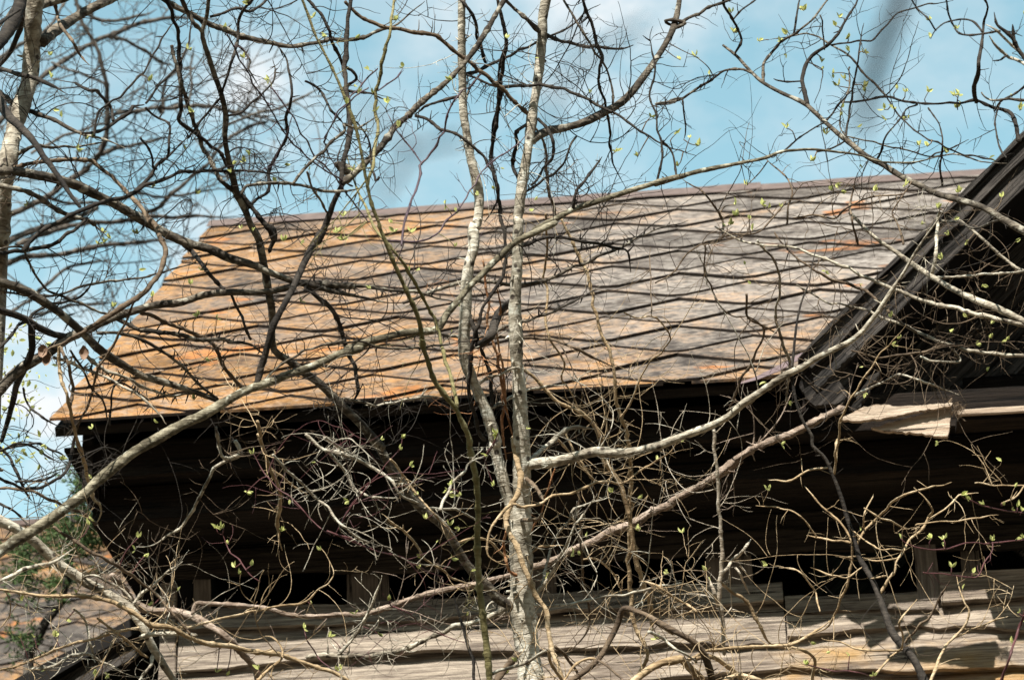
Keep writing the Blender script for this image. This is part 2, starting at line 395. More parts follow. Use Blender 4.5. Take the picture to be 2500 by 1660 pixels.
# upper boards: lapped, the eave's shade partly put into their darker colour
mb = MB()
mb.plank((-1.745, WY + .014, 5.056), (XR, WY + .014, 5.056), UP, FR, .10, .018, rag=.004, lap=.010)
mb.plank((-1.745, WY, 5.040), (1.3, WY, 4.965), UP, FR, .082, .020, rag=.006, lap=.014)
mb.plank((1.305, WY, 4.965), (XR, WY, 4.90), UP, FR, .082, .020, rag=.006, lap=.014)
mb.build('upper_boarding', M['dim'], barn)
mb = MB()
def low(x0, x1, zt, w, lap=.032, y=None, tilt=-.012):
    y = WY if y is None else y; zt += .063; x0 = x0 * 1.017 if x0 < 4 else x0; x1 = x1 * 1.017 if x1 < 4 else x1
    mb.plank((x0, y, zt + tilt * (x0 + 1)), (x1, y, zt + tilt * (x1 + 1)), UP, FR, w, .030, rag=.006, lap=lap)
low(-1.70, .12, 4.778, .082); low(-1.70, .12, 4.712, .128, y=WY - .002); low(.125, 2.9, 4.730, .135, y=WY + .004); low(2.905, XR, 4.73, .135)
low(-1.70, -.62, 4.625, .15); low(-.615, 3.4, 4.61, .137); low(3.405, XR, 4.61, .137)
for k in range(34):
    s_ = RNG.uniform(-1, 4)
    low(-1.70, s_, 4.503 - .123 * k, .147); low(s_ + .005, XR, 4.503 - .123 * k, .147)
low(.585, XR, 4.775, .110, y=WY - .034, lap=.006)
low(.125, .575, 4.716, .05, y=WY - .021, lap=.004)
mb.build('lower_boarding', M['board'], barn)
mb = MB(); mb.box((.10, WY + .055, 4.69), (.61, WY + .075, 4.805)); mb.build('backing_board', M['fascia'], barn)
for (x, w, y, z0, z1) in [(a_ * 1.017, b_, c_, d_ + .063, min(e_ + .063, 5.052)) for a_, b_, c_, d_, e_ in ((-1.66, .05, WY + .03, 4.3, 5.05), (-1.19, .125, WY + .03, 4.3, 5.05), (-.10, .132, WY + .028, 4.3, 5.05), (.52, .062, WY - .034, 4.672, 4.846), (.66, .05, WY + .028, 4.3, 5.05), (1.35, .12, WY + .03, 4.3, 5.05), (-.66, .1, WY + .05, 4.3, 5.05))]:
    mb = MB(); mb.plank((x, y, z1), (x, y, z0), (1, 0, 0), FR, -w, .02 if y > WY else .018, rag=.002, seg=.03); mb.build('stud', M['stud'], barn)
mb = MB(); mb.plank((-1.735, WY - .034, 4.93), (-1.735, WY - .034, 0), (1, 0, 0), FR, .052, .022, rag=.002); mb.build('corner_board', M['board'], barn)

# the gable at the right: rake, soffit, boarded pediment
GA = R(43); gx, gz = math.cos(GA), math.sin(GA); G0 = np.array((.2546, 9.405, 5.372)); RDIR = np.array((gx, 0, gz)); RN = np.array((-gz, 0, gx))
GL = (2.24 - .2426) / gx
def rake_slab(y0, y1, h0, h1, s0, s1, rag=0):
    n = 26; rows = []
    for i in range(n + 1):
        s = s0 + (s1 - s0) * i / n
        j0 = RNG.normal(0, rag); j1 = RNG.normal(0, rag)
        for (y, h) in ((y0, h0 + j0), (y1, h0), (y1, h1), (y0, h1 + j1)):
            p = G0 + RDIR * s + RN * h; rows.append((p[0], y, p[2]))
    f = []
    for i in range(n):
        for j in range(4): f.append((i * 4 + j, i * 4 + (j + 1) % 4, (i + 1) * 4 + (j + 1) % 4, (i + 1) * 4 + j))
    f.append((3, 2, 1, 0)); f.append((n * 4, n * 4 + 1, n * 4 + 2, n * 4 + 3))
    return rows, f
def mirror(v): return [(2 * 2.24 - x, y, z) for x, y, z in v]
def both(mb, v, f, right=True):
    mb.add(v, f)
    if right: mb.add(mirror(v), [q[::-1] for q in f])
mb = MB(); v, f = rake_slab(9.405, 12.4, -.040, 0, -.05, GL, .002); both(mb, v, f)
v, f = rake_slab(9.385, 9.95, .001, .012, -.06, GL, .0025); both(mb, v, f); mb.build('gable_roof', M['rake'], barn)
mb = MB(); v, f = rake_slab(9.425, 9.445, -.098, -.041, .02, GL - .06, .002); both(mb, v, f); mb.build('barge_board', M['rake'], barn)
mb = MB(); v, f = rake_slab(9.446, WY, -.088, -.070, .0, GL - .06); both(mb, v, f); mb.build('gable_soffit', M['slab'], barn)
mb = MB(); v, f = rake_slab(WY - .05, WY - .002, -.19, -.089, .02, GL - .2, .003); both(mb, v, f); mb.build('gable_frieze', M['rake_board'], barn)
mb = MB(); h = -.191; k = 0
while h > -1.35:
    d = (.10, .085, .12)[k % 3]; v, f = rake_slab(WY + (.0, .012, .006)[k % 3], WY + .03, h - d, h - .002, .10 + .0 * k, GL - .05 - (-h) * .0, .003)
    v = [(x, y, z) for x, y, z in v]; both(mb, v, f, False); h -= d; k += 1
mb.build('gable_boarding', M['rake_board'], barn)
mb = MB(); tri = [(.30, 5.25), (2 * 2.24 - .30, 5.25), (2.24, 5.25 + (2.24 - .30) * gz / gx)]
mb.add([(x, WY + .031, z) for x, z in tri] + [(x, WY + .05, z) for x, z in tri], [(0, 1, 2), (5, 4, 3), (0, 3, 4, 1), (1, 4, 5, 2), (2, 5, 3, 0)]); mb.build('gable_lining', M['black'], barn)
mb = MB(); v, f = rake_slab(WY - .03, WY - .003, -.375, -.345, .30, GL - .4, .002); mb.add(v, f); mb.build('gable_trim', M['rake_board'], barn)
mb = MB(); mb.plank((.72, WY - .032, 5.445), (4.2, WY - .032, 5.445), UP, FR, .07, .02); mb.build('pediment_rail', M['fascia'], barn)
mb = MB(); mb.box((.66, 9.47, 5.140), (4.2, 9.579, 5.158)); mb.build('pediment_sill', M['fascia'], barn)
mb = MB(); mb.plank((.662, 9.462, 5.168), (4.2, 9.462, 5.168), UP, FR, .017, .012, rag=.0015); mb.build('lath', M['plank'], barn)
# broken plank hanging at the foot of the gable, and the curled flashing beside it
def prism(mb, pts, yf, th, lean=0):
    pp = []
    for i, (x0, y0, e0) in enumerate(pts):
        x1, y1, e1 = pts[(i + 1) % len(pts)]; k = max(1, int(math.hypot(x1 - x0, y1 - y0) / 9)); steep = abs(y1 - y0) > abs(x1 - x0)
        for j in range(k):
            u = j / k; pp.append((x0 + (x1 - x0) * u + RNG.normal(0, 2.6 if steep else 1.2), y0 + (y1 - y0) * u + RNG.normal(0, 1.1), e0 + (e1 - e0) * u))
    P = [on_y(px, py, yf + dy) for px, py, dy in pp]; Q = [p + np.array((0.002, th, .001)) for p in P]; n = len(P)
    mb.add(P + Q, [tuple(range(n))[::-1], tuple(range(n, 2 * n))] + [(i, (i + 1) % n, (i + 1) % n + n, i + n) for i in range(n)])
mb = MB()
prism(mb, [(2128, 1046, 0), (2180, 1030, -.002), (2250, 1010, -.006), (2325, 990, -.01), (2320, 1020, -.012), (2312, 1064, -.016), (2280, 1063, -.014), (2230, 1056, -.008), (2170, 1052, -.003)], 9.43, .022)
mb.build('broken_plank', M['plank'], barn)
mb = MB()
prism(mb, [(2050, 1024, 0), (2072, 1012, 0), (2100, 997, -.002), (2140, 988, -.004), (2200, 992, -.006), (2260, 988, -.006), (2326, 983, -.01), (2322, 990, -.01), (2240, 1004, -.008), (2160, 1020, -.004), (2110, 1026, -.002), (2070, 1026, 0)], 9.405, .022)
mb.build('split_board', M['plank'], barn)
mb = MB()
fl = [(1800, 937), (1850, 922), (1900, 900), (1950, 872), (1992, 848)]
rows = []
for i, (px, py) in enumerate(fl):
    wdt = (3, 9, 13, 12, 5)[i]
    a = on_y(px, py - wdt * .6, 9.44); b = on_y(px, py + wdt * .5, 9.40)
    rows += [a, b, b + np.array((0, .004, .0)), a + np.array((0, .004, 0))]
f = []
for i in range(4):
    for j in range(4): f.append((i * 4 + j, i * 4 + (j + 1) % 4, (i + 1) * 4 + (j + 1) % 4, (i + 1) * 4 + j))
f += [(3, 2, 1, 0), (16, 17, 18, 19)]
mb.add(rows, f); mb.build('flashing', M['flash'], barn)
mb = MB()
for (pts, yf) in (([(1960, 900, 0), (2010, 872, 0), (2085, 905, .03), (2060, 985, .04), (1985, 990, .02), (1945, 940, 0)], 9.44), ([(2075, 1000, 0), (2120, 920, -.02), (2150, 905, -.02), (2110, 975, 0), (2090, 1006, 0)], 9.42), ([(1985, 925, -.02), (2060, 860, -.03), (2075, 868, -.03), (1995, 950, -.02)], 9.40)):
    prism(mb, pts, yf, .03)
mb.build('cornice_return', M['rake'], barn)
mb = MB()
for k in range(90):
    c = on_y(2338 + RNG.normal(0, 9), 999 + RNG.normal(0, 7), 9.41 + RNG.normal(0, .008)); d = RNG.normal(0, .009, 3); e = RNG.normal(0, .0012, 3)
    mb.add([c - d, c + d, c + d + e, c - d + e + (.001, .001, .001)], [(0, 1, 2, 3)])
nest = mb.build('nest_tuft', M['nest']); nest['label'] = 'small brown tuft of debris wedged above the broken plank'; nest['category'] = 'debris'

# ------------------------------------------------------------------ lower house behind at the left, and the lean-to in front of it
house = empty('house', 'lower house at the far left with a diamond tile roof, beyond the barn', 'house', (-4, 17, 0))
rid = on_y(135, 1283, 17.0); hv1 = 3.4
horg = rid - LV * hv1
diamond_roof('roof_tiles', horg, LU, LV, LN, -4.5, 3.0, 0, hv1, house, M['roof_far'], seed=5)
mb = MB(); a = horg; b = rid
v = [(a[0] - 4.5, a[1], a[2] - .01), (a[0] + 3, a[1], a[2] - .01), (b[0] + 3, b[1], b[2] - .01), (b[0] - 4.5, b[1], b[2] - .01)]
v2 = [(x, y, z - .06) for x, y, z in v]; mb.add(v + v2, [(0, 1, 2, 3), (7, 6, 5, 4), (0, 4, 5, 1), (1, 5, 6, 2), (2, 6, 7, 3), (3, 7, 4, 0)]); mb.build('roof_deck', M['slab'], house)
mb = MB(); mb.box((b[0] - 4.5, b[1] - .05, b[2] + .0), (b[0] + 3, b[1] + .05, b[2] + .03)); mb.build('ridge_cap', M['cap'], house)
mb = MB(); mb.box((a[0] - 4.3, a[1] + .3, 0), (a[0] + 2.8, a[1] + 5, a[2] + .1)); mb.build('wall', M['dark'], house)
lean = empty('lean_to', 'dark lean-to gable under black roof boards at the lower left corner', 'shed', (-2.2, 10.6, 0))
la = on_y(20, 1668, 10.2); lb = on_y(405, 1462, 10.2); dl = lb - la; dl[1] = 0; ln_ = np.linalg.norm(dl); dl /= ln_; nl = np.array((-dl[2], 0, dl[0]))
la = la - dl * .9
def lslab(h0, h1, y0, y1):
    rows = []; n = 14; Lt = ln_ + .9
    for i in range(n + 1):
        for (y, h) in ((y0, h0 + RNG.normal(0, .003)), (y1, h0), (y1, h1), (y0, h1 + RNG.normal(0, .004))):
            p = la + dl * Lt * i / n + nl * h; rows.append((p[0], y, p[2]))
    f = []
    for i in range(n):
        for j in range(4): f.append((i * 4 + j, i * 4 + (j + 1) % 4, (i + 1) * 4 + (j + 1) % 4, (i + 1) * 4 + j))
    return rows, f + [(3, 2, 1, 0), (n * 4, n * 4 + 1, n * 4 + 2, n * 4 + 3)]
mb = MB(); v, f = lslab(-.05, 0, 10.2, 13); mb.add(v, f); mb.build('roof', M['slab'], lean)
mb = MB(); v, f = lslab(-.11, -.055, 10.23, 10.25); mb.add(v, f); mb.build('barge_board', M['rake'], lean)
mb = MB()
for i in range(9):
    x = -2.9 + i * .14; zt = la[2] + (x - la[0]) * dl[2] / dl[0] - .07
    mb.box((x, 10.55 + .006 * (i % 2), 0), (x + .137, 10.58, zt))
mb.build('wall', M['dark'], lean)

# ------------------------------------------------------------------ plant data
PLANTS = {
    'GT': ('tree', 'grey twin-stemmed tree with knotty bark standing in front of the barn at mid picture', 'tree', 8.2, 0.0, 'bare trees in front of the barn'),
    'LT': ('tree', 'grey tree with a thick ringed trunk against the sky at the upper left', 'tree', 7.8, 0.008, 'bare trees in front of the barn'),
    'TH': ('thorn_tree', 'thorny tree reaching its spiny limbs from the left across the roof', 'tree', 7.4, 0.03, None),
    'LA': ('leaning_tree', 'long leaning grey limb rising from the lower left corner and arching over the roof', 'tree', 7.1, 0.01, None),
    'GS': ('sapling', 'slender olive-barked sapling just left of the twin-stemmed tree', 'sapling', 7.0, 0.05, None),
    'RS': ('shrub', 'budding shrub with fine twigs spreading from the right edge over the gable', 'shrub', 8.6, 0.04, None),
    'RT': ('shrub', 'dark knobbly twig tips at the upper right corner', 'shrub', 7.0, 0.05, None),
    'BT': ('sapling', 'dark stemmed sapling with tan shoots before the barn wall at the lower right', 'sapling', 7.4, 0.03, None),
    'RD': ('shrub', 'thin red-stemmed shoots with green buds at the right edge, before the barn wall', 'shrub', 7.2, 0.12, None),
    'LL': ('shrub', 'pale lichened shrub rising from the lower left corner with red new shoots', 'shrub', 7.2, 0.02, None),
    'HV': ('vine', 'brown vine hanging from the thorny limb over the left end of the eave', 'vine', 7.3, 0.0, None),
    'YV': ('vine', 'yellowish vine dangling straight down below the left half of the eave', 'vine', 7.9, 0.0, None),
    'VA': ('vine', 'dark twisted vine climbing between the two stems of the grey tree', 'vine', 8.1, 0.0, None),
    'VB': ('vine', 'reddish orange vine stems running up beside the grey tree below the roof', 'vine', 8.1, 0.0, None),
    'VC': ('vine', 'tan vines hanging in long strands right of the twin-stemmed tree', 'vine', 8.6, 0.03, None),
    'VD': ('vine', 'tan vine wound around the lower trunk of the twin-stemmed tree', 'vine', 8.12, 0.0, None),
    'RV': ('vine', 'shaggy rope-like brown vine slanting up across the barn wall to the broken plank', 'vine', 8.9, 0.0, None),
    'VV': ('vine', 'pale straight vine standing before the studs of the lower barn wall', 'vine', 8.9, 0.05, None),
    'BR': ('shrub', 'brown bush with a sharp elbow bend at the bottom of the picture', 'shrub', 7.8, 0.02, None),
    'BG': ('tree', 'far out of focus bare tree filling the sky at the upper left', 'tree', 16.5, 0.0, None),
    'SL': ('shrub', 'fresh green leafing shrub at the left edge beside the eave corner', 'shrub', 8.5, 0.06, None),
    'NT': ('twig', 'blurred dark twigs hanging close to the lens against the sky', 'twig', 1.05, 0.0, None),
}
LEAVES = {
    'RS': [(2006, 153), (2006, 172), (2032, 180), (2046, 209), (2074, 126), (2109, 130), (2048, 44), (2040, 65), (1853, 101), (1906, 103), (1921, 84), (2065, 96), (2055, 264), (2050, 285), (2063, 195), (2109, 214), (2113, 226), (2159, 268), (2182, 268), (2191, 218), (2210, 226), (2216, 289), (2245, 356), (2264, 358), (2316, 371), (2331, 233), (2342, 230), (2337, 264), (2471, 237), (2266, 226), (1979, 394), (2029, 465), (1876, 509), (1824, 452), (1707, 356), (1732, 184), (1698, 138), (1906, 509), (2017, 329), (1920, 314), (1962, 27), (1786, 31), (1791, 80), (2208, 455), (2289, 509), (2339, 471), (2136, 467), (2446, 482), (2316, 576), (2300, 633), (2358, 599), (2176, 775), (2361, 775), (2321, 811), (2415, 825), (1837, 564), (1784, 549), (1795, 501), (1799, 528), (1830, 536), (1860, 501)],
    'RT': [(2270, 50), (2272, 92), (2337, 71), (2488, 268), (2493, 264)],
    'GS': [(901, 172), (984, 166), (877, 230), (911, 230), (947, 253), (919, 272), (846, 254), (968, 50), (974, 310), (1238, 94), (1104, 195), (1087, 501), (1114, 517), (1164, 478), (840, 528), (823, 568), (838, 585), (763, 44), (796, 90), (471, 274), (658, 195), (846, 256), (959, 545), (1005, 568), (1110, 603), (838, 587), (825, 568), (823, 568), (838, 587), (737, 595), (693, 589), (589, 559)],
    'LL': [(528, 1290), (541, 1290), (557, 1328), (612, 1381), (574, 1385), (337, 1313), (352, 1358), (188, 1448), (50, 1466), (132, 1554), (161, 1515), (84, 1557), (742, 1534), (760, 1477), (804, 1554), (528, 1642), (551, 1649), (631, 1634), (367, 1479), (823, 1634), (784, 1343), (601, 1202), (618, 1108), (218, 1282), (230, 1653), (50, 1557), (982, 1071), (976, 1098), (1001, 1138), (1098, 1186), (1095, 1209), (1125, 1211), (1014, 1209), (1206, 1186), (1041, 1267), (1095, 1282), (1018, 1351), (1102, 1364), (1190, 1112), (1215, 1060), (949, 1466), (934, 1554), (825, 1638), (1215, 1058), (1286, 1047)],
    'RD': [(2346, 1209), (2367, 1221), (2404, 1232), (2449, 1234), (2484, 1238), (2495, 1248), (2199, 1314), (2275, 1313), (2304, 1316), (2304, 1334), (2423, 1320), (2497, 1313), (2323, 1385), (2375, 1399), (2074, 1600), (1965, 1622), (2471, 1571), (2488, 1496), (2134, 1649)],
    'VV': [(1631, 1401), (1732, 1422), (1872, 1381), (1726, 1393)],
    'VC': [(1330, 1412), (1332, 1431), (1420, 1355), (1433, 1314), (1495, 1203), (1602, 1121), (1607, 1559), (1552, 1293), (1630, 1401), (1401, 1351)],
    'TH': [(251, 566), (270, 584), (253, 593), (371, 725), (276, 750), (530, 779), (484, 771), (490, 660), (465, 695), (733, 737), (473, 976), (335, 572), (99, 1066), (65, 1112), (209, 341), (226, 337), (122, 136), (124, 191), (188, 367), (67, 501), (375, 457), (478, 474), (568, 402), (595, 398), (608, 379), (364, 199)],
    'GT': [(545, 71), (597, 142), (610, 8), (1127, 750), (1604, 145), (1443, 228), (1588, 287), (1651, 327), (1684, 337), (1504, 371), (1556, 383), (1655, 406), (1661, 147), (1697, 138)],
    'BR': [(1261, 1615), (1236, 1644), (1609, 1559), (1604, 1559)],
    'YV': [(647, 1158), (685, 1297)],
}
# (plant, part, bark, radii, depth change, twigs, thorns, course)
BRANCHES = [
('LT','trunk','grey',(20,22,24,25,),0,0.5,0,((94,-31),(82,38),(78,115),(73,184),(57,245),(40,298),(27,352),(19,402),(8,452),(4,517),(-4,600))),
('LT','branch','grey',(15,12,9,),0.3,1,0,((103,103),(138,73),(180,46),(226,19),(268,0),(314,-23))),
('LT','branch','grey',(12,8,),0.2,1,0,((80,23),(115,8),(161,-4),(199,-23))),
('LT','branch','dark',(16,15,14,),-0.3,0.6,0,((57,-23),(42,31),(23,69),(0,103),(-23,126))),
('LT','branch','dark',(5,6,5,2,),-0.3,1.5,0.5,((-11,165),(46,182),(88,191),(126,209),(165,230))),
('LT','branch','brown',(4,4,3,),-0.3,0.3,0,((134,-8),(138,38),(153,73),(176,107),(195,138),(218,159))),
('LT','branch','grey',(7,6,4,2,),-0.3,1.2,0.4,((-11,218),(31,253),(77,274),(126,289),(165,310),(199,325),(237,335),(268,346),(310,364))),
('LT','branch','grey',(5,3,2,),-0.2,1.2,0.3,((46,375),(92,358),(145,360),(214,354),(249,348))),
('LT','branch','brown',(5,5,5,5,6,7,6,4,),-0.4,0.6,0.1,((-4,417),(46,406),(115,394),(184,390),(222,390),(245,413),(276,440),(306,463),(333,490),(356,520),(375,555),(367,538),(386,572),(400,610),(396,645),(379,679),(356,706),(325,733),(283,763),(230,794),(184,821),(126,851),(80,878))),
('LT','branch','dark',(5,3,),0.3,1,0,((-8,61),(23,42),(50,23))),
('TH','branch','grey',(11,12,12,11,9,6,3,),0.5,0.8,0.8,((-11,419),(38,419),(84,427),(130,436),(184,452),(230,474),(276,497),(325,524),(364,547),(413,574),(467,597),(509,607),(562,631),(616,647),(666,668),(716,687),(765,698),(823,714),(900,729),(896,729),(945,739),(984,739))),
('TH','branch','grey',(7,6,4,3,),0.3,0.96,1.2,((716,687),(746,691),(804,695),(861,698),(800,696),(857,696),(926,702),(972,710),(1037,718),(1076,729),(1118,739))),
('TH','branch','grey',(11,11,11,10,8,6,),0.4,0.64,1.6,((-11,687),(31,698),(69,714),(107,737),(145,763),(176,790),(207,817),(237,848),(268,871),(306,894),(344,916),(383,928),(440,945),(490,962),(528,976))),
('TH','branch','grey',(14,13,11,10,9,8,7,),0.3,0.72,0.8,((-15,970),(31,916),(73,886),(115,863),(161,828),(214,806),(268,779),(325,760),(383,744),(440,739),(497,721),(555,714),(612,714),(670,710),(716,698))),
('TH','branch','dark',(8,9,7,),0.2,0.8,0.8,((-8,756),(31,767),(61,779),(99,802),(134,817),(165,821))),
('TH','branch','dark',(9,9,7,5,),0.2,1.28,0.5,((77,790),(78,836),(77,859),(61,897),(42,936),(31,982),(19,1027),(4,1077))),
('TH','branch','grey',(4,4,3,),0.2,0.8,1.4,((237,813),(287,813),(325,823),(367,840),(406,867),(440,894),(471,920),(497,947),(532,974))),
('TH','branch','grey',(5,5,4,),0.2,0.64,1.4,((264,767),(306,790),(344,806),(402,811),(440,817),(478,827),(517,830),(555,830),(597,838),(628,851),(651,867))),
('TH','branch','brown',(4,5,5,),0.2,0.48,0.8,((344,765),(383,775),(421,794),(459,809),(497,821),(520,840),(536,871),(551,901),(574,928),(597,951))),
('TH','branch','dark',(6,5,4,),0.1,0.8,0.8,((444,593),(467,614),(490,641),(509,668),(528,691),(547,706))),
('TH','branch','dark',(4,3,),0.1,0.8,0.5,((566,721),(582,760),(597,794),(612,828))),
('TH','branch','grey',(5,4,2,),0.2,0.64,2,((207,863),(245,897),(287,916),(329,936),(375,955),(421,966),(459,962),(497,960))),
('TH','branch','grey',(4,3,),0.1,0.8,2,((130,872),(172,886),(230,909),(276,932),(325,955),(364,985),(406,1035))),
('TH','branch','dark',(6,6,5,4,),0.2,0.64,0.6,((750,702),(784,733),(819,767),(834,813),(853,867),(869,894),(872,932),(872,962),(853,1001))),
('TH','branch','grey',(7,6,5,),0.3,1.12,0.5,((-8,452),(46,463),(88,478),(119,497),(149,517),(180,528),(207,536),(230,547))),
('TH','branch','dark',(6,5,5,4,3,),0.3,0.8,0.3,((57,612),(99,566),(145,543),(184,524),(230,501),(276,490),(325,471),(364,432),(383,406),(413,379),(440,352),(471,325))),
('TH','branch','dark',(5,4,3,2,),0.3,0.96,0.4,((318,474),(352,455),(394,440),(440,425),(497,417),(566,415),(620,419),(670,423),(727,417))),
('TH','branch','dark',(3,5,5,4,),0.2,1.2,0.4,((199,325),(226,325),(268,306),(295,291),(318,276),(325,260),(352,256))),
('TH','branch','dark',(4,4,),0.1,0.8,0.4,((184,203),(214,218),(233,218),(249,237),(268,264),(276,295))),
('TH','branch','dark',(3,3,2,),0.2,0.64,0.2,((356,253),(383,218),(409,191),(432,165),(452,122),(463,77),(471,31))),
('TH','branch','dark',(3,3,2,),0.2,0.8,0.2,((230,333),(237,279),(268,253),(306,226),(344,184),(375,138),(398,88),(425,57),(452,31))),
('TH','branch','dark',(3,3,),0.1,0.8,0.4,((356,264),(386,291),(413,310),(411,356),(409,386))),
('TH','branch','dark',(3,3,),0.1,1.04,0.3,((344,337),(364,367),(375,409),(383,413))),
('TH','branch','grey',(3,3,2,),0.2,0.8,0.6,((-8,710),(57,721),(134,721),(214,695),(287,683),(364,677),(421,656),(478,641))),
('TH','branch','grey',(3,3,),0.2,0.56,0.4,((0,607),(57,603),(65,626),(88,675),(115,706),(161,729),(210,748),(264,767))),
('TH','branch','dark',(5,5,4,),0.2,0.8,0.2,((-8,618),(46,614),(107,601),(153,580),(191,553),(214,534))),
('TH','branch','dark',(4,3,),0.2,0.96,0.4,((0,848),(38,806),(54,790),(115,744),(161,737),(214,710),(230,668))),
('TH','branch','dark',(3,3,),0.2,0.8,0.5,((172,855),(199,897),(222,943),(249,982),(268,1039))),
('TH','branch','dark',(3,2,),0.2,0.8,0.7,((268,1039),(276,947),(306,939),(364,974),(402,943),(421,909))),
('LA','trunk','grey',(14,13,13,12,10,9.5,8.5,7.5,7,6.5,6,5,4.5,4,),1.1,0.5,0.12,((-15,1358),(38,1320),(77,1297),(122,1267),(165,1236),(207,1205),(237,1175),(283,1137),(329,1102),(383,1071),(440,1039),(497,1012),(543,985),(589,959),(628,943),(670,928),(708,913),(765,894),(823,867),(880,851),(846,855),(896,836),(938,825),(976,815),(1014,811),(1060,807),(1076,794),(1091,767),(1114,740),(1144,702),(1175,672),(1213,633),(1259,591),(1305,568),(1355,545),(1305,562),(1355,536),(1397,513),(1443,497),(1489,482),(1535,467),(1584,452),(1623,440),(1672,429),(1600,450),(1646,436),(1696,421),(1753,409),(1810,398),(1868,386),(1906,371),(1944,367),(1983,365),(2040,371),(2097,379),(2155,396),(2231,396),(2289,383))),
('LA','branch','dark',(9,8,8,7,),0.2,0.5,0.1,((628,939),(635,905),(647,867),(658,828),(666,798),(685,760),(704,725),(723,687),(739,649),(761,607),(784,568),(777,593),(800,536),(815,494),(834,455))),
('LA','branch','dark',(6,6,6,5,),0.2,0.6,0.1,((834,448),(838,402),(848,356),(855,306),(849,249),(842,199),(844,134),(848,77),(855,19),(857,-19))),
('LA','branch','grey',(8,8,7,6,),0.3,0.7,0.25,((834,448),(865,421),(823,402),(857,425),(888,402),(915,375),(942,344),(965,310),(991,287),(1022,256),(1053,230),(1087,203),(1118,172),(1144,142),(1171,103),(1194,65),(1213,31),(1232,0),(1252,-27))),
('LA','branch','grey',(4,4,3,),0.2,1,0.3,((589,474),(605,455),(631,446),(670,446),(716,448),(754,455),(784,465),(823,467),(861,463),(892,455))),
('LA','branch','grey',(4,3,),0.1,0.7,0.3,((716,448),(739,417),(769,386),(804,352),(842,321),(838,306),(869,312),(907,295),(919,287))),
('LA','branch','brown',(3,3,),0.1,0.8,0.3,((800,520),(784,490),(765,463),(750,421))),
('LA','branch','dark',(4,3,),0.1,1,0.4,((1014,283),(1049,298),(1083,318),(1114,329),(1144,348),(1175,375),(1194,406),(1213,440))),
('LA','branch','dark',(3,2,),0.1,1,0.3,((1604,446),(1615,390),(1615,344),(1600,287),(1588,237),(1598,191),(1596,145),(1588,99),(1594,65))),
('LA','branch','dark',(3,3,),0.1,1,0.3,((1649,434),(1642,375),(1619,344))),
('LA','branch','dark',(4,3,),0.1,1.2,0.3,((1397,515),(1408,471),(1428,436),(1451,406),(1470,383))),
('LA','branch','dark',(3,2,),0.1,1.4,0.3,((926,432),(915,444),(907,383),(896,337),(869,298))),
('LA','branch','grey',(3,3,),0.1,1,0.3,((643,936),(673,901),(727,867),(784,844),(842,834),(800,844),(838,836),(877,838),(915,846),(961,850),(1010,848),(1068,844),(1125,836),(1164,828))),
('GT','trunk','grey',(11,12,12,12,12,12,13,14,16,17,20,24,27,29,31,33,),0,0.35,0.25,((1340,-31),(1326,38),(1324,84),(1317,161),(1309,222),(1301,268),(1294,325),(1286,383),(1276,440),(1269,497),(1263,547),(1267,530),(1265,568),(1263,645),(1259,702),(1257,760),(1259,817),(1261,867),(1265,913),(1269,970),(1271,1027),(1273,1077),(1274,1129),(1274,1175),(1274,1221),(1273,1274),(1271,1328),(1274,1385),(1274,1443),(1276,1492),(1282,1538),(1290,1596),(1297,1660))),
('GT','trunk','grey',(9,10,10,11,12,13,14,15,15,15,16,),0.05,0.5,0.25,((1129,-31),(1127,38),(1127,115),(1129,191),(1131,268),(1139,325),(1148,383),(1160,429),(1169,478),(1169,517),(1162,555),(1156,553),(1156,607),(1144,652),(1139,702),(1137,760),(1133,817),(1137,874),(1148,913),(1167,959),(1186,1001),(1202,1047),(1211,1085),(1206,1083),(1217,1129),(1229,1175),(1240,1213),(1255,1259),(1267,1305))),
('GT','branch','grey',(13,11,10,9,8,7,6,),0.4,0.9,0.2,((1294,344),(1336,321),(1382,312),(1428,298),(1473,276),(1512,254),(1542,226),(1569,191),(1596,153),(1623,111),(1642,73),(1653,34),(1661,-15))),
('GT','branch','grey',(5,4,3,),0.1,1,0.2,((1644,71),(1672,54),(1623,50),(1650,65),(1688,40),(1726,23),(1768,8),(1814,-15))),
('GT','branch','grey',(13,12,10.5,9.5,8.5,7.5,6,4.5,3.5,),0.9,0.9,0.2,((1278,1140),(1305,1131),(1336,1129),(1382,1121),(1420,1110),(1458,1102),(1508,1106),(1550,1102),(1596,1091),(1642,1075),(1600,1092),(1646,1073),(1696,1054),(1745,1035),(1784,1012),(1814,985),(1849,962),(1883,939),(1918,916),(1956,897),(1994,874),(2032,855),(2071,836),(2101,813),(2124,786),(2147,756),(2174,714),(2205,668),(2231,622),(2258,580),(2289,538),(2316,494))),
('GT','branch','grey',(13,12,11,11,11,11,10,9,9,9,8,7,7,6,5,),-0.7,0.5,0.3,((1271,1489),(1244,1477),(1213,1458),(1183,1424),(1152,1393),(1125,1355),(1098,1305),(1068,1270),(1037,1248),(1010,1221),(984,1182),(957,1148),(934,1106),(915,1075),(930,1092),(903,1062),(877,1031),(846,1001),(815,970),(788,943),(765,924),(735,905),(708,882),(677,863),(666,844),(664,806),(664,760),(656,714),(647,660),(635,599),(628,576),(612,549),(597,509),(578,474),(570,440),(559,394),(549,337),(551,283),(540,230),(524,184),(509,138),(494,84),(505,38),(511,-19))),
('GT','branch','dark',(5,5,4,),0.2,0.8,0.2,((402,-8),(421,34),(434,77),(440,145),(444,210),(440,268),(442,302),(474,325),(509,352),(536,371),(555,406))),
('GT','branch','grey',(4,5,5,),0.2,0.7,0.2,((419,111),(425,145),(436,180),(450,230),(467,276),(486,325),(497,364),(517,402),(540,440),(570,467))),
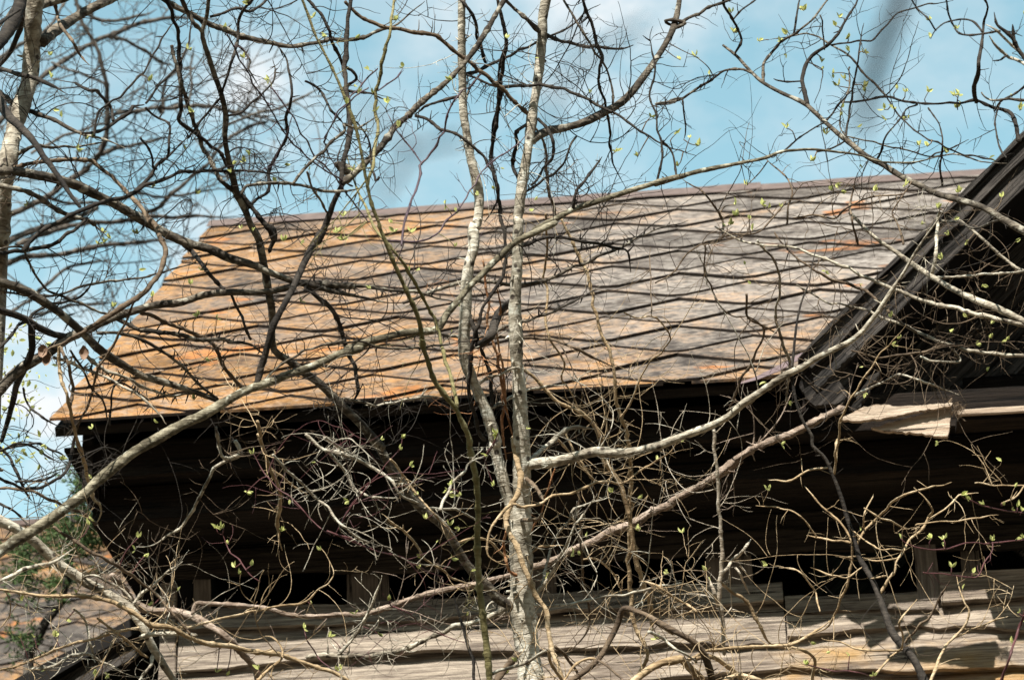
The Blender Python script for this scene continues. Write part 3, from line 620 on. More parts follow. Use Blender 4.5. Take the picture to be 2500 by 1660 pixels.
('GT','branch','grey',(5,5,),0.1,0.8,0.2,((440,-11),(459,31),(478,57),(494,80))),
('GT','branch','dark',(4,4,3,),0.1,1,0.4,((601,513),(628,486),(654,467),(654,425),(666,394),(689,356),(700,325),(696,298),(708,249),(714,222),(704,165),(689,126),(673,111))),
('GT','branch','dark',(6,6,5,),0.1,0.8,0.3,((589,478),(612,501),(635,536),(658,562),(666,582),(658,553),(670,576),(658,614))),
('GT','branch','grey',(7,7,6,5,4,3,),0.2,1.1,0.3,((383,-15),(429,19),(467,34),(497,54),(536,71),(574,82),(612,94),(651,103),(708,113),(765,105),(804,96),(838,98),(877,94),(915,78),(953,67),(976,54),(1003,31),(1037,4))),
('GT','branch','dark',(3,3,),0.1,1.1,0.3,((540,237),(513,268),(494,295),(459,337))),
('GT','branch','dark',(3,3,2,),0.1,1.3,0.3,((555,283),(589,272),(620,249),(647,226),(670,191),(666,145))),
('GT','branch','dark',(4,3,),0.1,1.3,0.3,((616,0),(585,42),(582,92),(566,142),(551,191),(543,226))),
('GT','branch','dark',(3,2,),0.1,1.2,0.3,((578,111),(597,126),(612,153),(605,168),(628,207))),
('GT','branch','dark',(4,3,),0.1,1.4,0.3,((513,42),(547,31),(582,19),(612,31),(658,-8))),
('GT','branch','dark',(3,3,),0.1,1,0.3,((746,199),(777,218),(796,245),(815,276),(842,306))),
('GT','branch','dark',(4,4,3,),0.1,1,0.2,((739,-11),(781,34),(804,77),(815,115),(842,165),(872,191),(838,218),(903,230),(953,245))),
('GT','branch','dark',(3,4,3,2,),0.3,1,0.15,((1129,180),(1156,188),(1194,207),(1232,210),(1278,210),(1320,209),(1359,214),(1397,226),(1435,245),(1477,264),(1516,283),(1550,310),(1584,333),(1623,356),(1661,369),(1700,381))),
('GT','branch','dark',(4,3,2,),0.2,1,0.15,((1129,182),(1160,176),(1190,161),(1229,143),(1259,128),(1290,111),(1336,92),(1382,73),(1428,34),(1466,11))),
('GT','branch','brown',(4,5,5,5,),0.2,0.9,0.15,((842,4),(884,42),(922,61),(965,71),(1010,77),(1045,82),(1076,101),(1106,121),(1137,145),(1167,168),(1198,191),(1221,214),(1244,237),(1267,260),(1294,283))),
('GT','branch','grey',(4,5,6,),0.1,0.8,0.15,((1225,-8),(1259,23),(1286,46),(1320,80))),
('GT','branch','dark',(5,4,3,),0.2,1.2,0.15,((1324,82),(1366,96),(1397,105),(1431,113),(1466,117),(1508,121),(1546,111))),
('GT','branch','dark',(4,4,3,2,),0.2,1,0.15,((1420,-8),(1447,61),(1458,107),(1470,142),(1462,176),(1470,230),(1485,276),(1489,344),(1500,402),(1527,459))),
('GT','branch','grey',(3,3,),0.1,1,0.15,((1374,-4),(1405,50),(1431,96),(1458,134),(1481,172),(1493,214),(1496,253))),
('GT','branch','dark',(4,4,),0.1,1,0.2,((1114,-8),(1144,23),(1160,46),(1164,77),(1175,107),(1186,153))),
('GT','branch','dark',(4,5,4,),0.1,1,0.15,((1294,298),(1263,321),(1263,356),(1252,398),(1259,425),(1271,459))),
('GT','branch','dark',(4,4,3,),0.1,1,0.15,((1313,291),(1336,314),(1351,344),(1347,383),(1328,413),(1297,452))),
('GT','branch','dark',(3,3,),0.1,1,0.15,((1408,333),(1389,367),(1374,402),(1343,429),(1309,452),(1274,474))),
('GT','branch','grey',(3,3,),0.1,1.3,0.15,((1133,260),(1144,222),(1160,199),(1179,176))),
('GT','branch','dark',(4,3,),0.1,1.2,0.15,((1118,237),(1083,245),(1053,256),(1014,279))),
('GT','branch','grey',(4,5,5,4,3,2,),0.3,0.9,1,((984,740),(1030,721),(1068,706),(1106,691),(1144,687),(1202,691),(1259,696),(1317,687),(1355,675),(1393,656),(1431,641),(1489,614),(1527,595),(1565,576),(1604,561),(1661,545),(1680,538))),
('GT','branch','grey',(4,4,3,2,),0.3,0.9,0.6,((1068,813),(1106,823),(1164,825),(1202,815),(1240,794),(1278,786),(1336,767),(1374,748),(1420,725),(1466,698))),
('GT','branch','brown',(4,4,4,),0.2,0.9,0.3,((1202,825),(1259,825),(1317,828),(1355,832),(1393,844),(1431,863),(1470,882),(1496,895))),
('GT','branch','dark',(4,4,3,),0.2,1,1.2,((1213,633),(1259,610),(1297,591),(1336,580),(1393,585),(1451,595),(1508,607),(1531,614),(1540,664))),
('GT','branch','grey',(3,3,),0.2,1,0.6,((823,974),(877,980),(926,989),(984,978),(1030,970),(1079,970))),
('GT','branch','grey',(4,3,2,),0.2,0.9,0.3,((1198,997),(1240,974),(1290,955),(1336,943),(1382,939))),
('GT','branch','grey',(4,3,),0.2,0.9,0.3,((1167,936),(1221,913),(1252,901),(1271,897))),
('GT','branch','dark',(5,5,5,),0.2,0.7,0.2,((1141,763),(1156,798),(1167,832),(1183,874),(1198,920),(1202,989))),
('GT','branch','dark',(9,12,9,),0.3,0,0,((1255,737),(1244,740),(1221,760),(1209,786),(1198,821),(1167,844))),
('GT','branch','grey',(6,5,4,),0.2,1.4,0.2,((1286,1125),(1301,1117),(1328,1094),(1355,1071),(1347,1073),(1385,1047),(1412,1043),(1451,1047))),
('GT','branch','grey',(6,6,6,6,5,),-0.4,0.8,0.3,((1271,1469),(1244,1477),(1221,1492),(1183,1512),(1144,1523),(1106,1531),(1076,1546),(1037,1561),(999,1580),(961,1592),(915,1600),(857,1600),(792,1600),(750,1603))),
('GT','branch','grey',(4,4,2,),-0.1,1.4,0.5,((831,1596),(857,1561),(884,1527),(903,1485),(919,1446),(932,1404))),
('GT','branch','grey',(4,3,3,2,),0.3,0.8,0.1,((1259,1481),(1336,1477),(1393,1473),(1470,1458),(1527,1450),(1604,1431),(1661,1424),(1661,1424),(1707,1427),(1753,1433))),
('GT','branch','grey',(5,4,3,2,),0.2,1,0.2,((1267,1477),(1294,1458),(1320,1439),(1343,1404),(1366,1366),(1385,1324),(1401,1286),(1431,1244),(1458,1205))),
('GT','branch','grey',(3,3,2,),0.1,1,0.2,((1324,1431),(1332,1385),(1347,1336),(1359,1305),(1389,1270),(1397,1248),(1431,1232),(1489,1213))),
('GT','branch','brown',(5,4,),-0.3,0.3,0.2,((1271,1270),(1294,1270),(1317,1269),(1324,1251))),
('GT','branch','brown',(5,4,),-0.2,0.5,0,((1282,1167),(1301,1186),(1317,1205),(1328,1221))),
('GT','branch','grey',(3,3,2,),0.1,1,0.3,((1244,1466),(1198,1469),(1186,1489))),
('GS','trunk','green',(3,3,4,4,5,6,6,7,7,7.5,8,),0.3,0.35,0,((729,-23),(750,31),(769,84),(792,130),(819,184),(846,249),(869,314),(884,383),(894,440),(907,497),(926,547),(926,553),(945,599),(961,641),(980,683),(999,725),(1018,767),(1028,806),(1033,848),(1045,882),(1060,928),(1087,966),(1110,993),(1125,1024),(1141,1058),(1148,1085),(1144,1083),(1156,1137),(1164,1186),(1167,1251),(1165,1309),(1167,1366),(1169,1424),(1175,1473),(1183,1538),(1190,1596),(1196,1665))),
('GS','branch','green',(4,4,4,3,),0.2,0.6,0,((896,455),(907,413),(915,367),(924,314),(919,268),(919,214),(934,145),(949,84),(959,38),(963,-19))),
('GS','branch','green',(5,4,4,3,3,),0.3,0.4,0,((1116,989),(1108,947),(1097,905),(1083,859),(1072,809),(1053,767),(1030,725),(1007,679),(980,637),(953,603),(926,572),(911,551),(888,497),(865,440),(842,360))),
('GS','branch','purple',(3,3,2,),0.3,0.5,0,((980,600),(984,562),(991,528),(1003,494),(1022,440),(1030,402),(1049,375),(1072,344),(1091,291),(1114,241),(1144,214),(1175,180))),
('GS','branch','purple',(2,2,),0.2,0.7,0,((1030,402),(1007,367),(980,329),(953,291),(945,276))),
('GS','branch','purple',(3,2,2,),0.3,0.6,0,((945,587),(968,589),(1045,585),(1091,536),(1118,513),(1144,471),(1167,440),(1183,413),(1221,383),(1259,356),(1297,314))),
('GS','branch','purple',(2,2,),0.3,0.6,0,((900,214),(842,260),(792,337),(796,356),(819,421))),
('GS','branch','purple',(2,2,),0.3,0.6,0,((792,337),(823,283),(846,253),(884,207),(922,168))),
('GS','branch','purple',(2,2,),0.2,0.7,0,((919,222),(945,207),(968,188),(984,168))),
('GS','branch','purple',(2,2,),0.3,0.5,0,((555,84),(589,149),(628,218),(670,283),(708,344),(746,383),(804,425),(861,455))),
('GS','branch','purple',(2,2,),0.3,0.5,0,((662,214),(708,276),(742,337),(777,390),(815,432),(861,494),(900,543))),
('RS','branch','grey',(3,4,5,6,7,7,7,8,8,9,),-0.6,0.5775,0.1,((1765,111),(1799,138),(1830,172),(1864,203),(1914,230),(1964,253),(2006,291),(2044,325),(2078,352),(2117,383),(2155,402),(2197,429),(2243,452),(2289,474),(2346,490),(2404,509),(2461,543),(2518,574))),
('RS','branch','grey',(4,5,7,8,9,),-0.4,1.0125,0.1,((2074,519),(2136,580),(2185,614),(2228,645),(2281,679),(2327,706),(2384,733),(2442,756),(2518,794))),
('RS','branch','grey',(2,3,4,5,6,),-0.3,1.31625,0.1,((1745,553),(1810,587),(1860,599),(1925,603),(1967,614),(2013,633),(2059,652),(2117,679),(2174,702),(2231,725),(2289,744),(2346,756),(2404,771),(2461,783),(2518,798))),
('RS','branch','grey',(2,3,4,5,),-0.3,1.215,0.1,((1944,695),(1983,718),(2021,739),(2078,748),(2136,767),(2193,790),(2243,809),(2289,832),(2346,848),(2404,859),(2518,869))),
('RS','branch','brown',(2,3,4,3,),-0.2,1.215,0.1,((1891,568),(1925,614),(1967,645),(2013,675),(2059,691),(2109,710),(2151,740),(2182,771),(2212,794),(2243,813))),
('RS','branch','dark',(6,5,4,3,2,),0.2,0.525,0.1,((1971,256),(1962,214),(1958,191),(1967,161),(1986,138),(2013,122),(2040,92),(2067,50),(2090,11),(2097,-15))),
('RS','branch','dark',(2,2.5,),0.1,0.42,0,((1960,199),(1925,199),(1889,193))),
('RS','branch','dark',(3,3,),0.1,0.525,0,((1793,132),(1809,96),(1799,69),(1784,42),(1768,0),(1770,-15))),
('RS','branch','dark',(2.5,2,),0.1,0.525,0,((1788,50),(1814,23),(1845,0))),
('RS','branch','grey',(4,3,2,),0.1,0.525,0.1,((1864,203),(1864,161),(1876,138),(1902,111),(1937,84),(1979,50),(2013,11),(2036,-15))),
('RS','branch','dark',(3,2,),0.1,0.3675,0,((1937,88),(1944,38),(1954,-11))),
('RS','branch','grey',(3,3,2,2,),0.2,0.525,0,((2166,237),(2136,207),(2109,180),(2078,145),(2040,115),(2006,96),(1975,82),(1929,90),(1876,98))),
('RS','branch','dark',(2,3,3,4,6,),-0.2,0.5775,0,((2055,251),(2128,243),(2166,237),(2212,249),(2270,254),(2327,253),(2384,249),(2423,260),(2472,283),(2488,344))),
('RS','branch','dark',(6,5,3,2,),0.1,0.42,0,((2384,249),(2379,210),(2390,153),(2394,122),(2402,57),(2411,19),(2396,-15))),
('RS','branch','dark',(2,3,3,),-0.1,0.735,0,((2427,272),(2449,245),(2480,226),(2518,191))),
('RS','branch','grey',(2,3,4,),-0.1,0.63,0,((2396,226),(2415,245),(2457,245),(2518,245))),
('RS','branch','grey',(3,3,2,),0.1,0.525,0,((1837,180),(1814,172),(1784,170),(1753,180),(1726,203),(1696,222),(1665,239),(1600,256),(1665,241),(1623,253),(1581,264))),
('RS','branch','dark',(2,1.5,),0.1,0.525,0,((1665,239),(1671,276),(1678,314),(1669,341))),
('RS','branch','dark',(2,2,2,),0.1,0.315,0,((2013,122),(2008,77),(2009,54),(2002,38))),
('RS','branch','dark',(2.5,2,2,),0.1,0.42,0,((2029,111),(2097,101),(2128,99),(2159,69),(2189,34),(2235,19),(2273,8),(2327,2))),
('RS','branch','dark',(3,2.5,2,),0.1,0.735,0,((2065,333),(2074,268),(2086,214),(2094,145),(2101,92),(2109,57))),
('RS','branch','grey',(2,2,2,),0.1,0.735,0,((2078,344),(2052,314),(2055,268),(2071,222),(2074,165))),
('RS','branch','dark',(2.5,2,),0.1,0.63,0,((2009,302),(2032,276),(2059,245),(2078,222))),
('RS','branch','dark',(2.5,2,),0.1,0.6825,0,((1906,375),(1937,348),(1967,325),(2013,298))),
('RS','branch','dark',(2.5,2,),0.1,0.6825,0,((1994,371),(2029,360),(2065,344))),
('RS','branch','dark',(3,2,2,),0.1,0.6825,0,((2143,386),(2155,356),(2166,329),(2185,306),(2212,268),(2239,256))),
('RS','branch','dark',(3,2,2,),0.1,0.6825,0,((2300,452),(2295,402),(2304,344),(2289,298),(2266,264))),
('RS','branch','grey',(2,2,2,),0.1,0.6825,0,((2067,333),(2128,348),(2189,360),(2231,371),(2273,383),(2327,379),(2396,394),(2461,400))),
('RS','branch','dark',(2,2,2,),0.1,0.6825,0,((2155,396),(2231,398),(2289,375),(2327,360),(2365,341))),
('RS','branch','dark',(2,2,2,),0.1,0.6825,0,((2166,241),(2212,298),(2251,329),(2300,352),(2346,375),(2423,390))),
('RS','branch','dark',(2.5,2,),0.1,0.63,0,((2457,386),(2434,344),(2428,298),(2442,253))),
('RS','branch','brown',(3,3,2,),0.1,0.735,0,((2094,597),(2078,536),(2076,478),(2094,421))),
('RS','branch','brown',(3,2,2,),0.1,0.735,0,((2205,597),(2189,543),(2182,517),(2205,474),(2228,440))),
('RS','branch','brown',(2.5,2,),0.1,0.7875,0,((1921,547),(1925,505),(1933,463),(1918,432),(1868,386))),
('RS','branch','brown',(3,2,),0.1,0.735,0,((1765,574),(1761,536),(1730,486),(1692,452),(1665,436))),
('RS','branch','brown',(2.5,2,),0.1,0.735,0,((1937,532),(1983,524),(2040,532),(2067,505),(2136,482),(2205,474))),
('RS','branch','brown',(2.5,2,),0.1,0.735,0,((1722,597),(1784,574),(1845,570),(1876,543),(1918,494))),
('RS','branch','grey',(5,4,4,),0.1,0.91125,0,((2277,668),(2285,607),(2289,549),(2296,509))),
('RS','branch','grey',(3,3,3,),-0.1,1.215,0,((2285,677),(2327,677),(2384,672),(2442,666),(2518,662))),
('RS','branch','grey',(3,4,4,),-0.1,1.0125,0,((2342,538),(2381,568),(2415,599),(2449,629),(2480,652),(2518,668))),
('RS','branch','grey',(3,3,),0.1,1.215,0,((2296,538),(2346,545),(2381,557),(2419,545),(2453,536))),
('RS','branch','brown',(2,3,2,),0.1,1.0125,0,((2078,855),(2136,871),(2193,871),(2251,863),(2300,844),(2346,840))),
('RS','branch','grey',(3,3,2,),0.1,1.31625,0,((2247,871),(2300,882),(2346,878),(2319,848))),
('RS','branch','grey',(3,3,2,),0.2,0.70875,0,((2086,966),(2128,943),(2166,928),(2201,920),(2243,928),(2281,943),(2316,955),(2342,964))),
('RS','branch','brown',(3,3,3,4,),0.3,0.81,0,((1822,718),(1822,767),(1837,783),(1864,798),(1864,825),(1845,863),(1830,897),(1807,936),(1788,982),(1768,1027))),
('RS','branch','grey',(3,3,3,4,4,),0.3,0.81,0.1,((1849,587),(1864,607),(1891,637),(1906,691),(1902,729),(1891,767),(1902,813),(1918,851),(1929,886),(1925,932),(1918,982))),
('RS','branch','brown',(2,2,2,),0.2,0.81,0,((1722,599),(1722,664),(1742,710),(1753,740),(1780,767),(1826,775),(1860,794),(1895,813))),
('RS','branch','brown',(2,2,),0.2,0.81,0,((1600,691),(1646,664),(1669,629),(1707,599),(1749,584),(1791,580))),
('RT','branch','dark',(7,5,4,3,),0,0.8,1.5,((2526,176),(2480,115),(2461,84),(2438,61),(2427,31))),
('RT','branch','dark',(5,4,),0,0.8,1.5,((2480,111),(2474,88),(2472,61))),
('RT','branch','grey',(5,4,3,),0,0.7,0.8,((2526,172),(2500,157),(2457,134),(2434,115),(2415,88))),
('RT','branch','grey',(4,3,),0,0.6,0.5,((2518,161),(2472,111),(2434,77),(2407,61))),
('RT','branch','dark',(3,2,),0,0.6,0.5,((2457,136),(2442,145),(2423,149))),
('RT','branch','dark',(3,2,),0,0.7,0,((2442,77),(2404,82),(2346,82),(2319,50),(2310,0))),
('RT','branch','dark',(3,2,2,),0,0.7,0,((2398,78),(2377,57),(2354,46),(2319,57),(2285,75),(2272,96))),
('RT','branch','dark',(2,2,),0,0.7,0,((2285,75),(2266,46),(2239,23),(2220,-8))),
('BT','trunk','dark',(11,10,9,7.5,6.5,5.5,4.5,4,3.5,3.5,3,3,2.5,),0.5,0.21,0.1,((2273,1688),(2258,1665),(2235,1615),(2205,1577),(2178,1542),(2159,1492),(2147,1458),(2128,1412),(2101,1366),(2086,1320),(2067,1259),(2052,1209),(2032,1156),(2013,1117),(1983,1087),(1983,1066),(1960,1027),(1944,982),(1933,913),(1937,867),(1944,798),(1956,740),(1975,691),(1983,645),(1998,587))),
('BT','branch','tan',(4,3,3,2,),0.1,0.56,0,((2147,1454),(2170,1412),(2185,1389),(2193,1362),(2205,1343),(2224,1316),(2251,1290),(2270,1259),(2273,1240),(2258,1213),(2231,1190))),
('BT','branch','tan',(3,3,2,),0.1,0.63,0,((2094,1328),(2109,1297),(2136,1270),(2166,1240),(2178,1225),(2212,1209),(2251,1194),(2289,1186),(2323,1177))),
('BT','branch','tan',(3,2.5,2,),0.1,0.63,0,((2080,1324),(2063,1290),(2036,1255),(2013,1240),(1983,1209),(1964,1186))),
('BT','branch','tan',(3,2,),0.1,0.63,0,((2082,1324),(2021,1316),(1994,1311),(1969,1307))),
('BT','branch','tan',(2,2,2,),0.1,0.56,0,((1994,1311),(1960,1267),(1937,1248),(1906,1242),(1845,1234))),
('BT','branch','tan',(2.5,2,),0.1,0.56,0,((2025,1138),(1975,1148),(1933,1171),(1906,1175),(1874,1171))),
('BT','branch','tan',(3,3,3,2,2,),-0.3,0.35,0,((2036,1159),(2042,1117),(2046,1071),(2040,1127),(2048,1058),(2063,1001),(2094,943),(2128,897),(2155,859),(2197,813),(2212,794))),
('BT','branch','tan',(2,2,),0.1,0.56,0,((2205,1343),(2174,1337),(2143,1339),(2082,1297))),
('BT','branch','tan',(3,3,2,),0.1,0.56,0,((2082,1324),(2078,1378),(2074,1416),(2059,1450),(2040,1492),(2013,1534),(1964,1554))),
('BT','branch','tan',(2,2,),0.1,0.56,0,((2193,1362),(2136,1366),(2086,1362),(2040,1358))),
('BT','branch','tan',(2,2,),0.1,0.56,0,((2235,1282),(2289,1274),(2339,1272),(2384,1263),(2438,1257))),
('BT','branch','tan',(2,2,),0.1,0.56,0,((2266,1267),(2300,1244),(2342,1213),(2388,1203))),
('BT','branch','tan',(2,2,),0.1,0.63,0,((2105,1385),(2071,1408),(2032,1404),(2002,1393),(1979,1385))),
('BT','branch','tan',(2,2,),0.1,0.63,0,((2124,1412),(2147,1410),(2170,1410),(2151,1446))),
('BT','branch','tan',(2,2,),0.1,0.63,0,((2109,1240),(2143,1259),(2182,1278),(2220,1292))),
('BT','branch','tan',(2,2,),0.1,0.63,0,((2109,1290),(2113,1244),(2132,1207))),
('BT','branch','tan',(2,2,),0.1,0.63,0,((2002,1492),(1986,1443),(1960,1404),(1937,1389),(1902,1385))),
('BT','branch','brown',(3,3,2,),0.1,0.56,0,((2205,1573),(2243,1527),(2273,1500),(2293,1466),(2308,1435),(2319,1416))),
('BT','branch','tan',(4,3,2,),0.1,0.49,0,((2266,1672),(2289,1615),(2308,1577),(2335,1554),(2361,1515),(2361,1485),(2346,1446),(2335,1404))),
('BT','branch','tan',(2,2,),0.1,0.7,0,((2335,1554),(2384,1531),(2423,1515),(2461,1504))),
('BT','branch','tan',(3,2,),0.1,0.7,0,((2205,1584),(2155,1588),(2097,1584),(2059,1569),(2006,1557))),
('BT','branch','tan',(3,2,),0.1,0.7,0,((2136,1649),(2174,1603),(2205,1569),(2197,1519),(2220,1485),(2239,1462))),
('RD','branch','red',(4,3,3,),0,0.14,0,((2438,1688),(2446,1660),(2465,1596),(2484,1538),(2500,1500),(2518,1450))),
('RD','branch','red',(1.6,1.6,1.6,),0.1,0.315,0,((2228,1332),(2251,1339),(2308,1341),(2346,1328),(2404,1324),(2442,1326),(2518,1313))),
('RD','branch','red',(1.6,1.6,),0.1,0.315,0,((2350,1213),(2384,1228),(2423,1240),(2461,1248),(2518,1255))),
('RD','branch','tan',(2,2,),0.1,1.6,0,((2381,1179),(2423,1182),(2499,1186),(2538,1182))),
('RD','branch','tan',(2,2,),0.1,1.6,0,((2446,1228),(2480,1213),(2500,1186))),
('RD','branch','red',(1.6,1.6,),0.1,0.315,0,((2254,1397),(2308,1401),(2365,1412),(2388,1408),(2404,1374),(2423,1347),(2423,1324))),
('RD','branch','red',(1.6,1.6,),0.1,0.28,0,((1964,1622),(2021,1634),(2090,1642),(2136,1657))),
('LL','trunk','grey',(13,13,13,12,12,12,11,11,10,10,9,),0.1,0.9,0.5,((-15,1263),(31,1286),(61,1305),(92,1328),(119,1355),(149,1381),(180,1401),(214,1424),(253,1443),(291,1466),(318,1485),(337,1512),(356,1542),(367,1569),(383,1596),(402,1626),(432,1672))),
('LL','branch','grey',(4,5,4,3,),0.1,1.2,0.3,((-8,1420),(38,1401),(88,1381),(134,1370),(184,1336))),
('LL','branch','tan',(3,4,5,6,6,6,6,5,4,),0.3,0.7,0.1,((-8,1437),(50,1446),(115,1454),(172,1454),(230,1458),(268,1466),(306,1485),(344,1508),(371,1527),(421,1534),(459,1554),(509,1569),(555,1577),(612,1588),(670,1596),(727,1611),(784,1630),(861,1665))),
('LL','branch','tan',(3,3,3,3,3,3,2,),0.5,0.7,0,((-8,1638),(57,1619),(115,1596),(184,1569),(249,1554),(306,1538),(371,1525),(421,1534),(478,1527),(536,1512),(593,1496),(651,1485),(708,1477),(750,1466),(777,1439),(804,1420),(815,1397),(792,1347),(784,1339))),
('LL','branch','grey',(6,5,4,),-0.2,1.3,0.6,((344,1554),(371,1550),(421,1546),(478,1550))),
('LL','branch','grey',(3,3,),0.1,1.2,0.5,((191,1412),(230,1404),(268,1420),(298,1439),(321,1462))),
('LL','branch','brown',(4,4,3,),0.1,1,0.2,((130,1286),(172,1313),(214,1343),(260,1366),(298,1389),(344,1420),(386,1454),(421,1496),(463,1546))),
('LL','branch','grey',(5,4,3,),0.1,1.4,0.5,((375,1596),(360,1634),(337,1665))),
('LL','branch','grey',(4,3,2,),0.1,1.2,0.8,((325,1477),(344,1450),(367,1431),(402,1404),(421,1385),(446,1370))),
('LL','branch','grey',(4,3,),0.1,1.5,0.3,((77,1634),(126,1626),(172,1600),(218,1596),(249,1615),(291,1634))),
('LL','branch','grey',(3,3,),0.1,1.5,0.3,((180,1485),(214,1519),(218,1561),(230,1600))),
('LL','branch','tan',(3,3,),0.1,1,0.1,((237,1508),(276,1538),(306,1561),(344,1596),(360,1603))),
('LL','branch','tan',(4,3,2,),0.1,1.2,0.2,((628,1660),(658,1634),(689,1603),(685,1577),(658,1554),(643,1554))),
('LL','branch','grey',(4,3,2,),0.1,1.4,0.5,((827,1596),(853,1569),(876,1534),(888,1508),(900,1485))),
('LL','branch','red',(1.6,1.6,),0.1,0.14,0,((635,1420),(597,1385),(562,1343),(543,1305))),
('LL','branch','red',(1.6,1.6,),0.1,0.14,0,((807,1305),(765,1274),(708,1213),(651,1163),(620,1110))),
('LL','branch','red',(1.6,1.6,),0.1,0.14,0,((815,1309),(842,1263),(900,1186),(838,1270),(877,1205),(930,1148),(972,1102))),
('LL','branch','red',(1.6,2,1.6,),0.2,0.14,0,((800,1297),(880,1328),(800,1297),(857,1313),(915,1343),(972,1358),(1014,1378),(1049,1397),(1083,1408))),
('LL','branch','red',(1.6,1.6,),0.1,0.105,0,((823,1645),(773,1603),(750,1557),(742,1534))),
('LL','branch','red',(1.6,1.6,),0.1,0.105,0,((953,1477),(995,1496),(1030,1527),(1076,1550),(1137,1569))),
('LL','branch','tan',(3,3,2,),0.3,1,0.1,((945,1267),(976,1290),(1007,1320),(1037,1358),(1076,1385),(1106,1412),(1167,1431))),
('LL','branch','tan',(3,2,),0.2,1,0.1,((953,1121),(991,1167),(1022,1213),(1060,1251),(1091,1290),(1118,1320))),
('LL','branch','grey',(4,4,3,),0.2,1.3,0.3,((746,1060),(784,1094),(823,1106),(861,1117),(800,1098),(834,1140),(857,1179),(877,1202),(915,1213),(972,1215))),
('LL','branch','grey',(4,4,3,),0.2,1,0.2,((792,1068),(838,1094),(877,1121),(915,1144),(942,1163),(965,1186),(984,1213),(1022,1228))),
('LL','branch','grey',(3,3,),0.2,1.4,0.3,((666,1110),(700,1148),(746,1194),(784,1221),(815,1259),(842,1290),(900,1324))),
('LL','branch','grey',(4,3,2,),0.2,1.4,0.5,((1076,1244),(1087,1213),(1106,1175),(1129,1148),(1152,1125),(1186,1110))),
('LL','branch','grey',(3,3,),0.2,1,0.2,((1037,1240),(1076,1244),(1118,1248),(1144,1255),(1167,1274))),
('HV','vine_stem','tan',(4,4,4,4,5,5,4,),0.3,0.2,0,((145,844),(145,894),(149,932),(165,970),(172,1004),(184,1047),(195,1089),(191,1083),(199,1106),(210,1144),(218,1182),(230,1217),(243,1228),(245,1251),(237,1274))),
('HV','vine_stem','brown',(4,4,4,),0.2,0.2,0,((149,848),(168,894),(176,943),(172,989))),
('HV','vine_stem','brown',(3,3,3,),0.2,0.5,0,((329,733),(306,786),(283,832),(260,867),(241,905),(226,947),(214,989),(191,1039),(180,1077))),
('HV','vine_stem','brown',(3,4,4,),0.1,0.5,0,((-8,1192),(38,1192),(84,1203),(122,1221),(165,1236),(199,1248),(222,1267),(237,1280))),
('HV','vine_stem','dark',(4,4,4,),0.1,1,0,((-8,1163),(23,1179),(57,1190),(96,1188),(134,1175),(161,1152),(172,1117),(180,1075))),
('YV','vine_stem','tan',(4,5,5,4,),0.2,0.8,0,((628,1027),(639,1066),(631,1060),(647,1102),(658,1137),(677,1182),(681,1232),(677,1270),(681,1309),(689,1343))),
('YV','vine_stem','tan',(3,2,),0.2,0.8,0,((658,1140),(700,1171),(727,1190),(754,1209))),
('YV','vine_stem','grey',(5,4,4,3,2,),0.1,1.2,0.2,((574,1075),(585,1110),(532,1133),(513,1171),(486,1213),(467,1251),(440,1286),(409,1309),(375,1328),(333,1334))),
('YV','vine_stem','grey',(4,4,),0.1,1.2,0.2,((528,1043),(536,1077),(536,1083),(547,1117),(585,1110))),
('VA','vine_stem','dark',(4,5,5,4,4,4,5,5,),0.1,0.3,0,((1209,-15),(1225,38),(1234,96),(1229,153),(1217,210),(1217,260),(1206,325),(1200,383),(1209,440),(1219,490),(1223,536),(1221,530),(1232,576),(1234,626),(1225,672),(1198,721),(1175,760),(1167,798),(1156,836),(1150,874),(1146,913),(1144,955),(1156,1008),(1169,1054),(1183,1073))),
('VA','vine_stem','dark',(3,4,3,),0.1,0.5,0,((1229,126),(1217,184),(1225,230),(1206,298),(1202,364),(1198,413),(1213,452),(1213,497),(1183,543))),
('VB','vine_stem','orange',(3,3,4,4,),0.1,0.3,0,((1179,637),(1186,702),(1194,744),(1190,790),(1206,836),(1217,882),(1225,932),(1229,989),(1225,1035),(1229,1085),(1236,1123))),
('VB','vine_stem','orange',(2,3,3,),0.1,0.3,0,((1213,695),(1221,744),(1213,798),(1217,848),(1229,897),(1232,951),(1240,1016),(1259,1089))),
('VB','vine_stem','orange',(3,4,4,),0.1,0.3,0,((1236,1297),(1230,1336),(1236,1378),(1252,1401),(1290,1412))),
('VB','vine_stem','orange',(2,2,2,),0.1,0.3,0,((1355,1144),(1336,1205),(1317,1259),(1294,1305),(1274,1351))),
('VC','vine_stem','tan',(3,4,4,4,4,5,5,5,5,),0.2,0.6,0,((1370,534),(1389,576),(1408,618),(1428,656),(1443,710),(1454,767),(1473,828),(1493,867),(1500,913),(1504,970),(1516,1020),(1531,1066),(1527,1060),(1539,1117),(1540,1175),(1539,1232),(1539,1297),(1535,1366),(1539,1443),(1542,1492),(1554,1538),(1581,1596),(1558,1645),(1542,1688))),
('VC','vine_stem','tan',(4,4,5,6,6,6,6,5,),0.2,0.6,0,((1259,882),(1278,901),(1313,932),(1336,955),(1362,982),(1405,1001),(1443,1031),(1466,1077),(1458,1060),(1466,1083),(1477,1125),(1508,1171),(1527,1221),(1539,1274),(1546,1328),(1558,1385),(1573,1435),(1588,1473),(1592,1527))),
('VC','vine_stem','tan',(3,3,2,),0.2,0.6,0,((1332,522),(1336,607),(1328,675),(1336,721),(1328,775),(1343,828),(1366,863),(1378,897),(1370,924),(1397,962),(1412,1001))),
('VC','vine_stem','brown',(3,4,3,),0.2,0.6,0,((1309,314),(1328,344),(1334,402),(1336,440),(1343,482),(1355,532))),
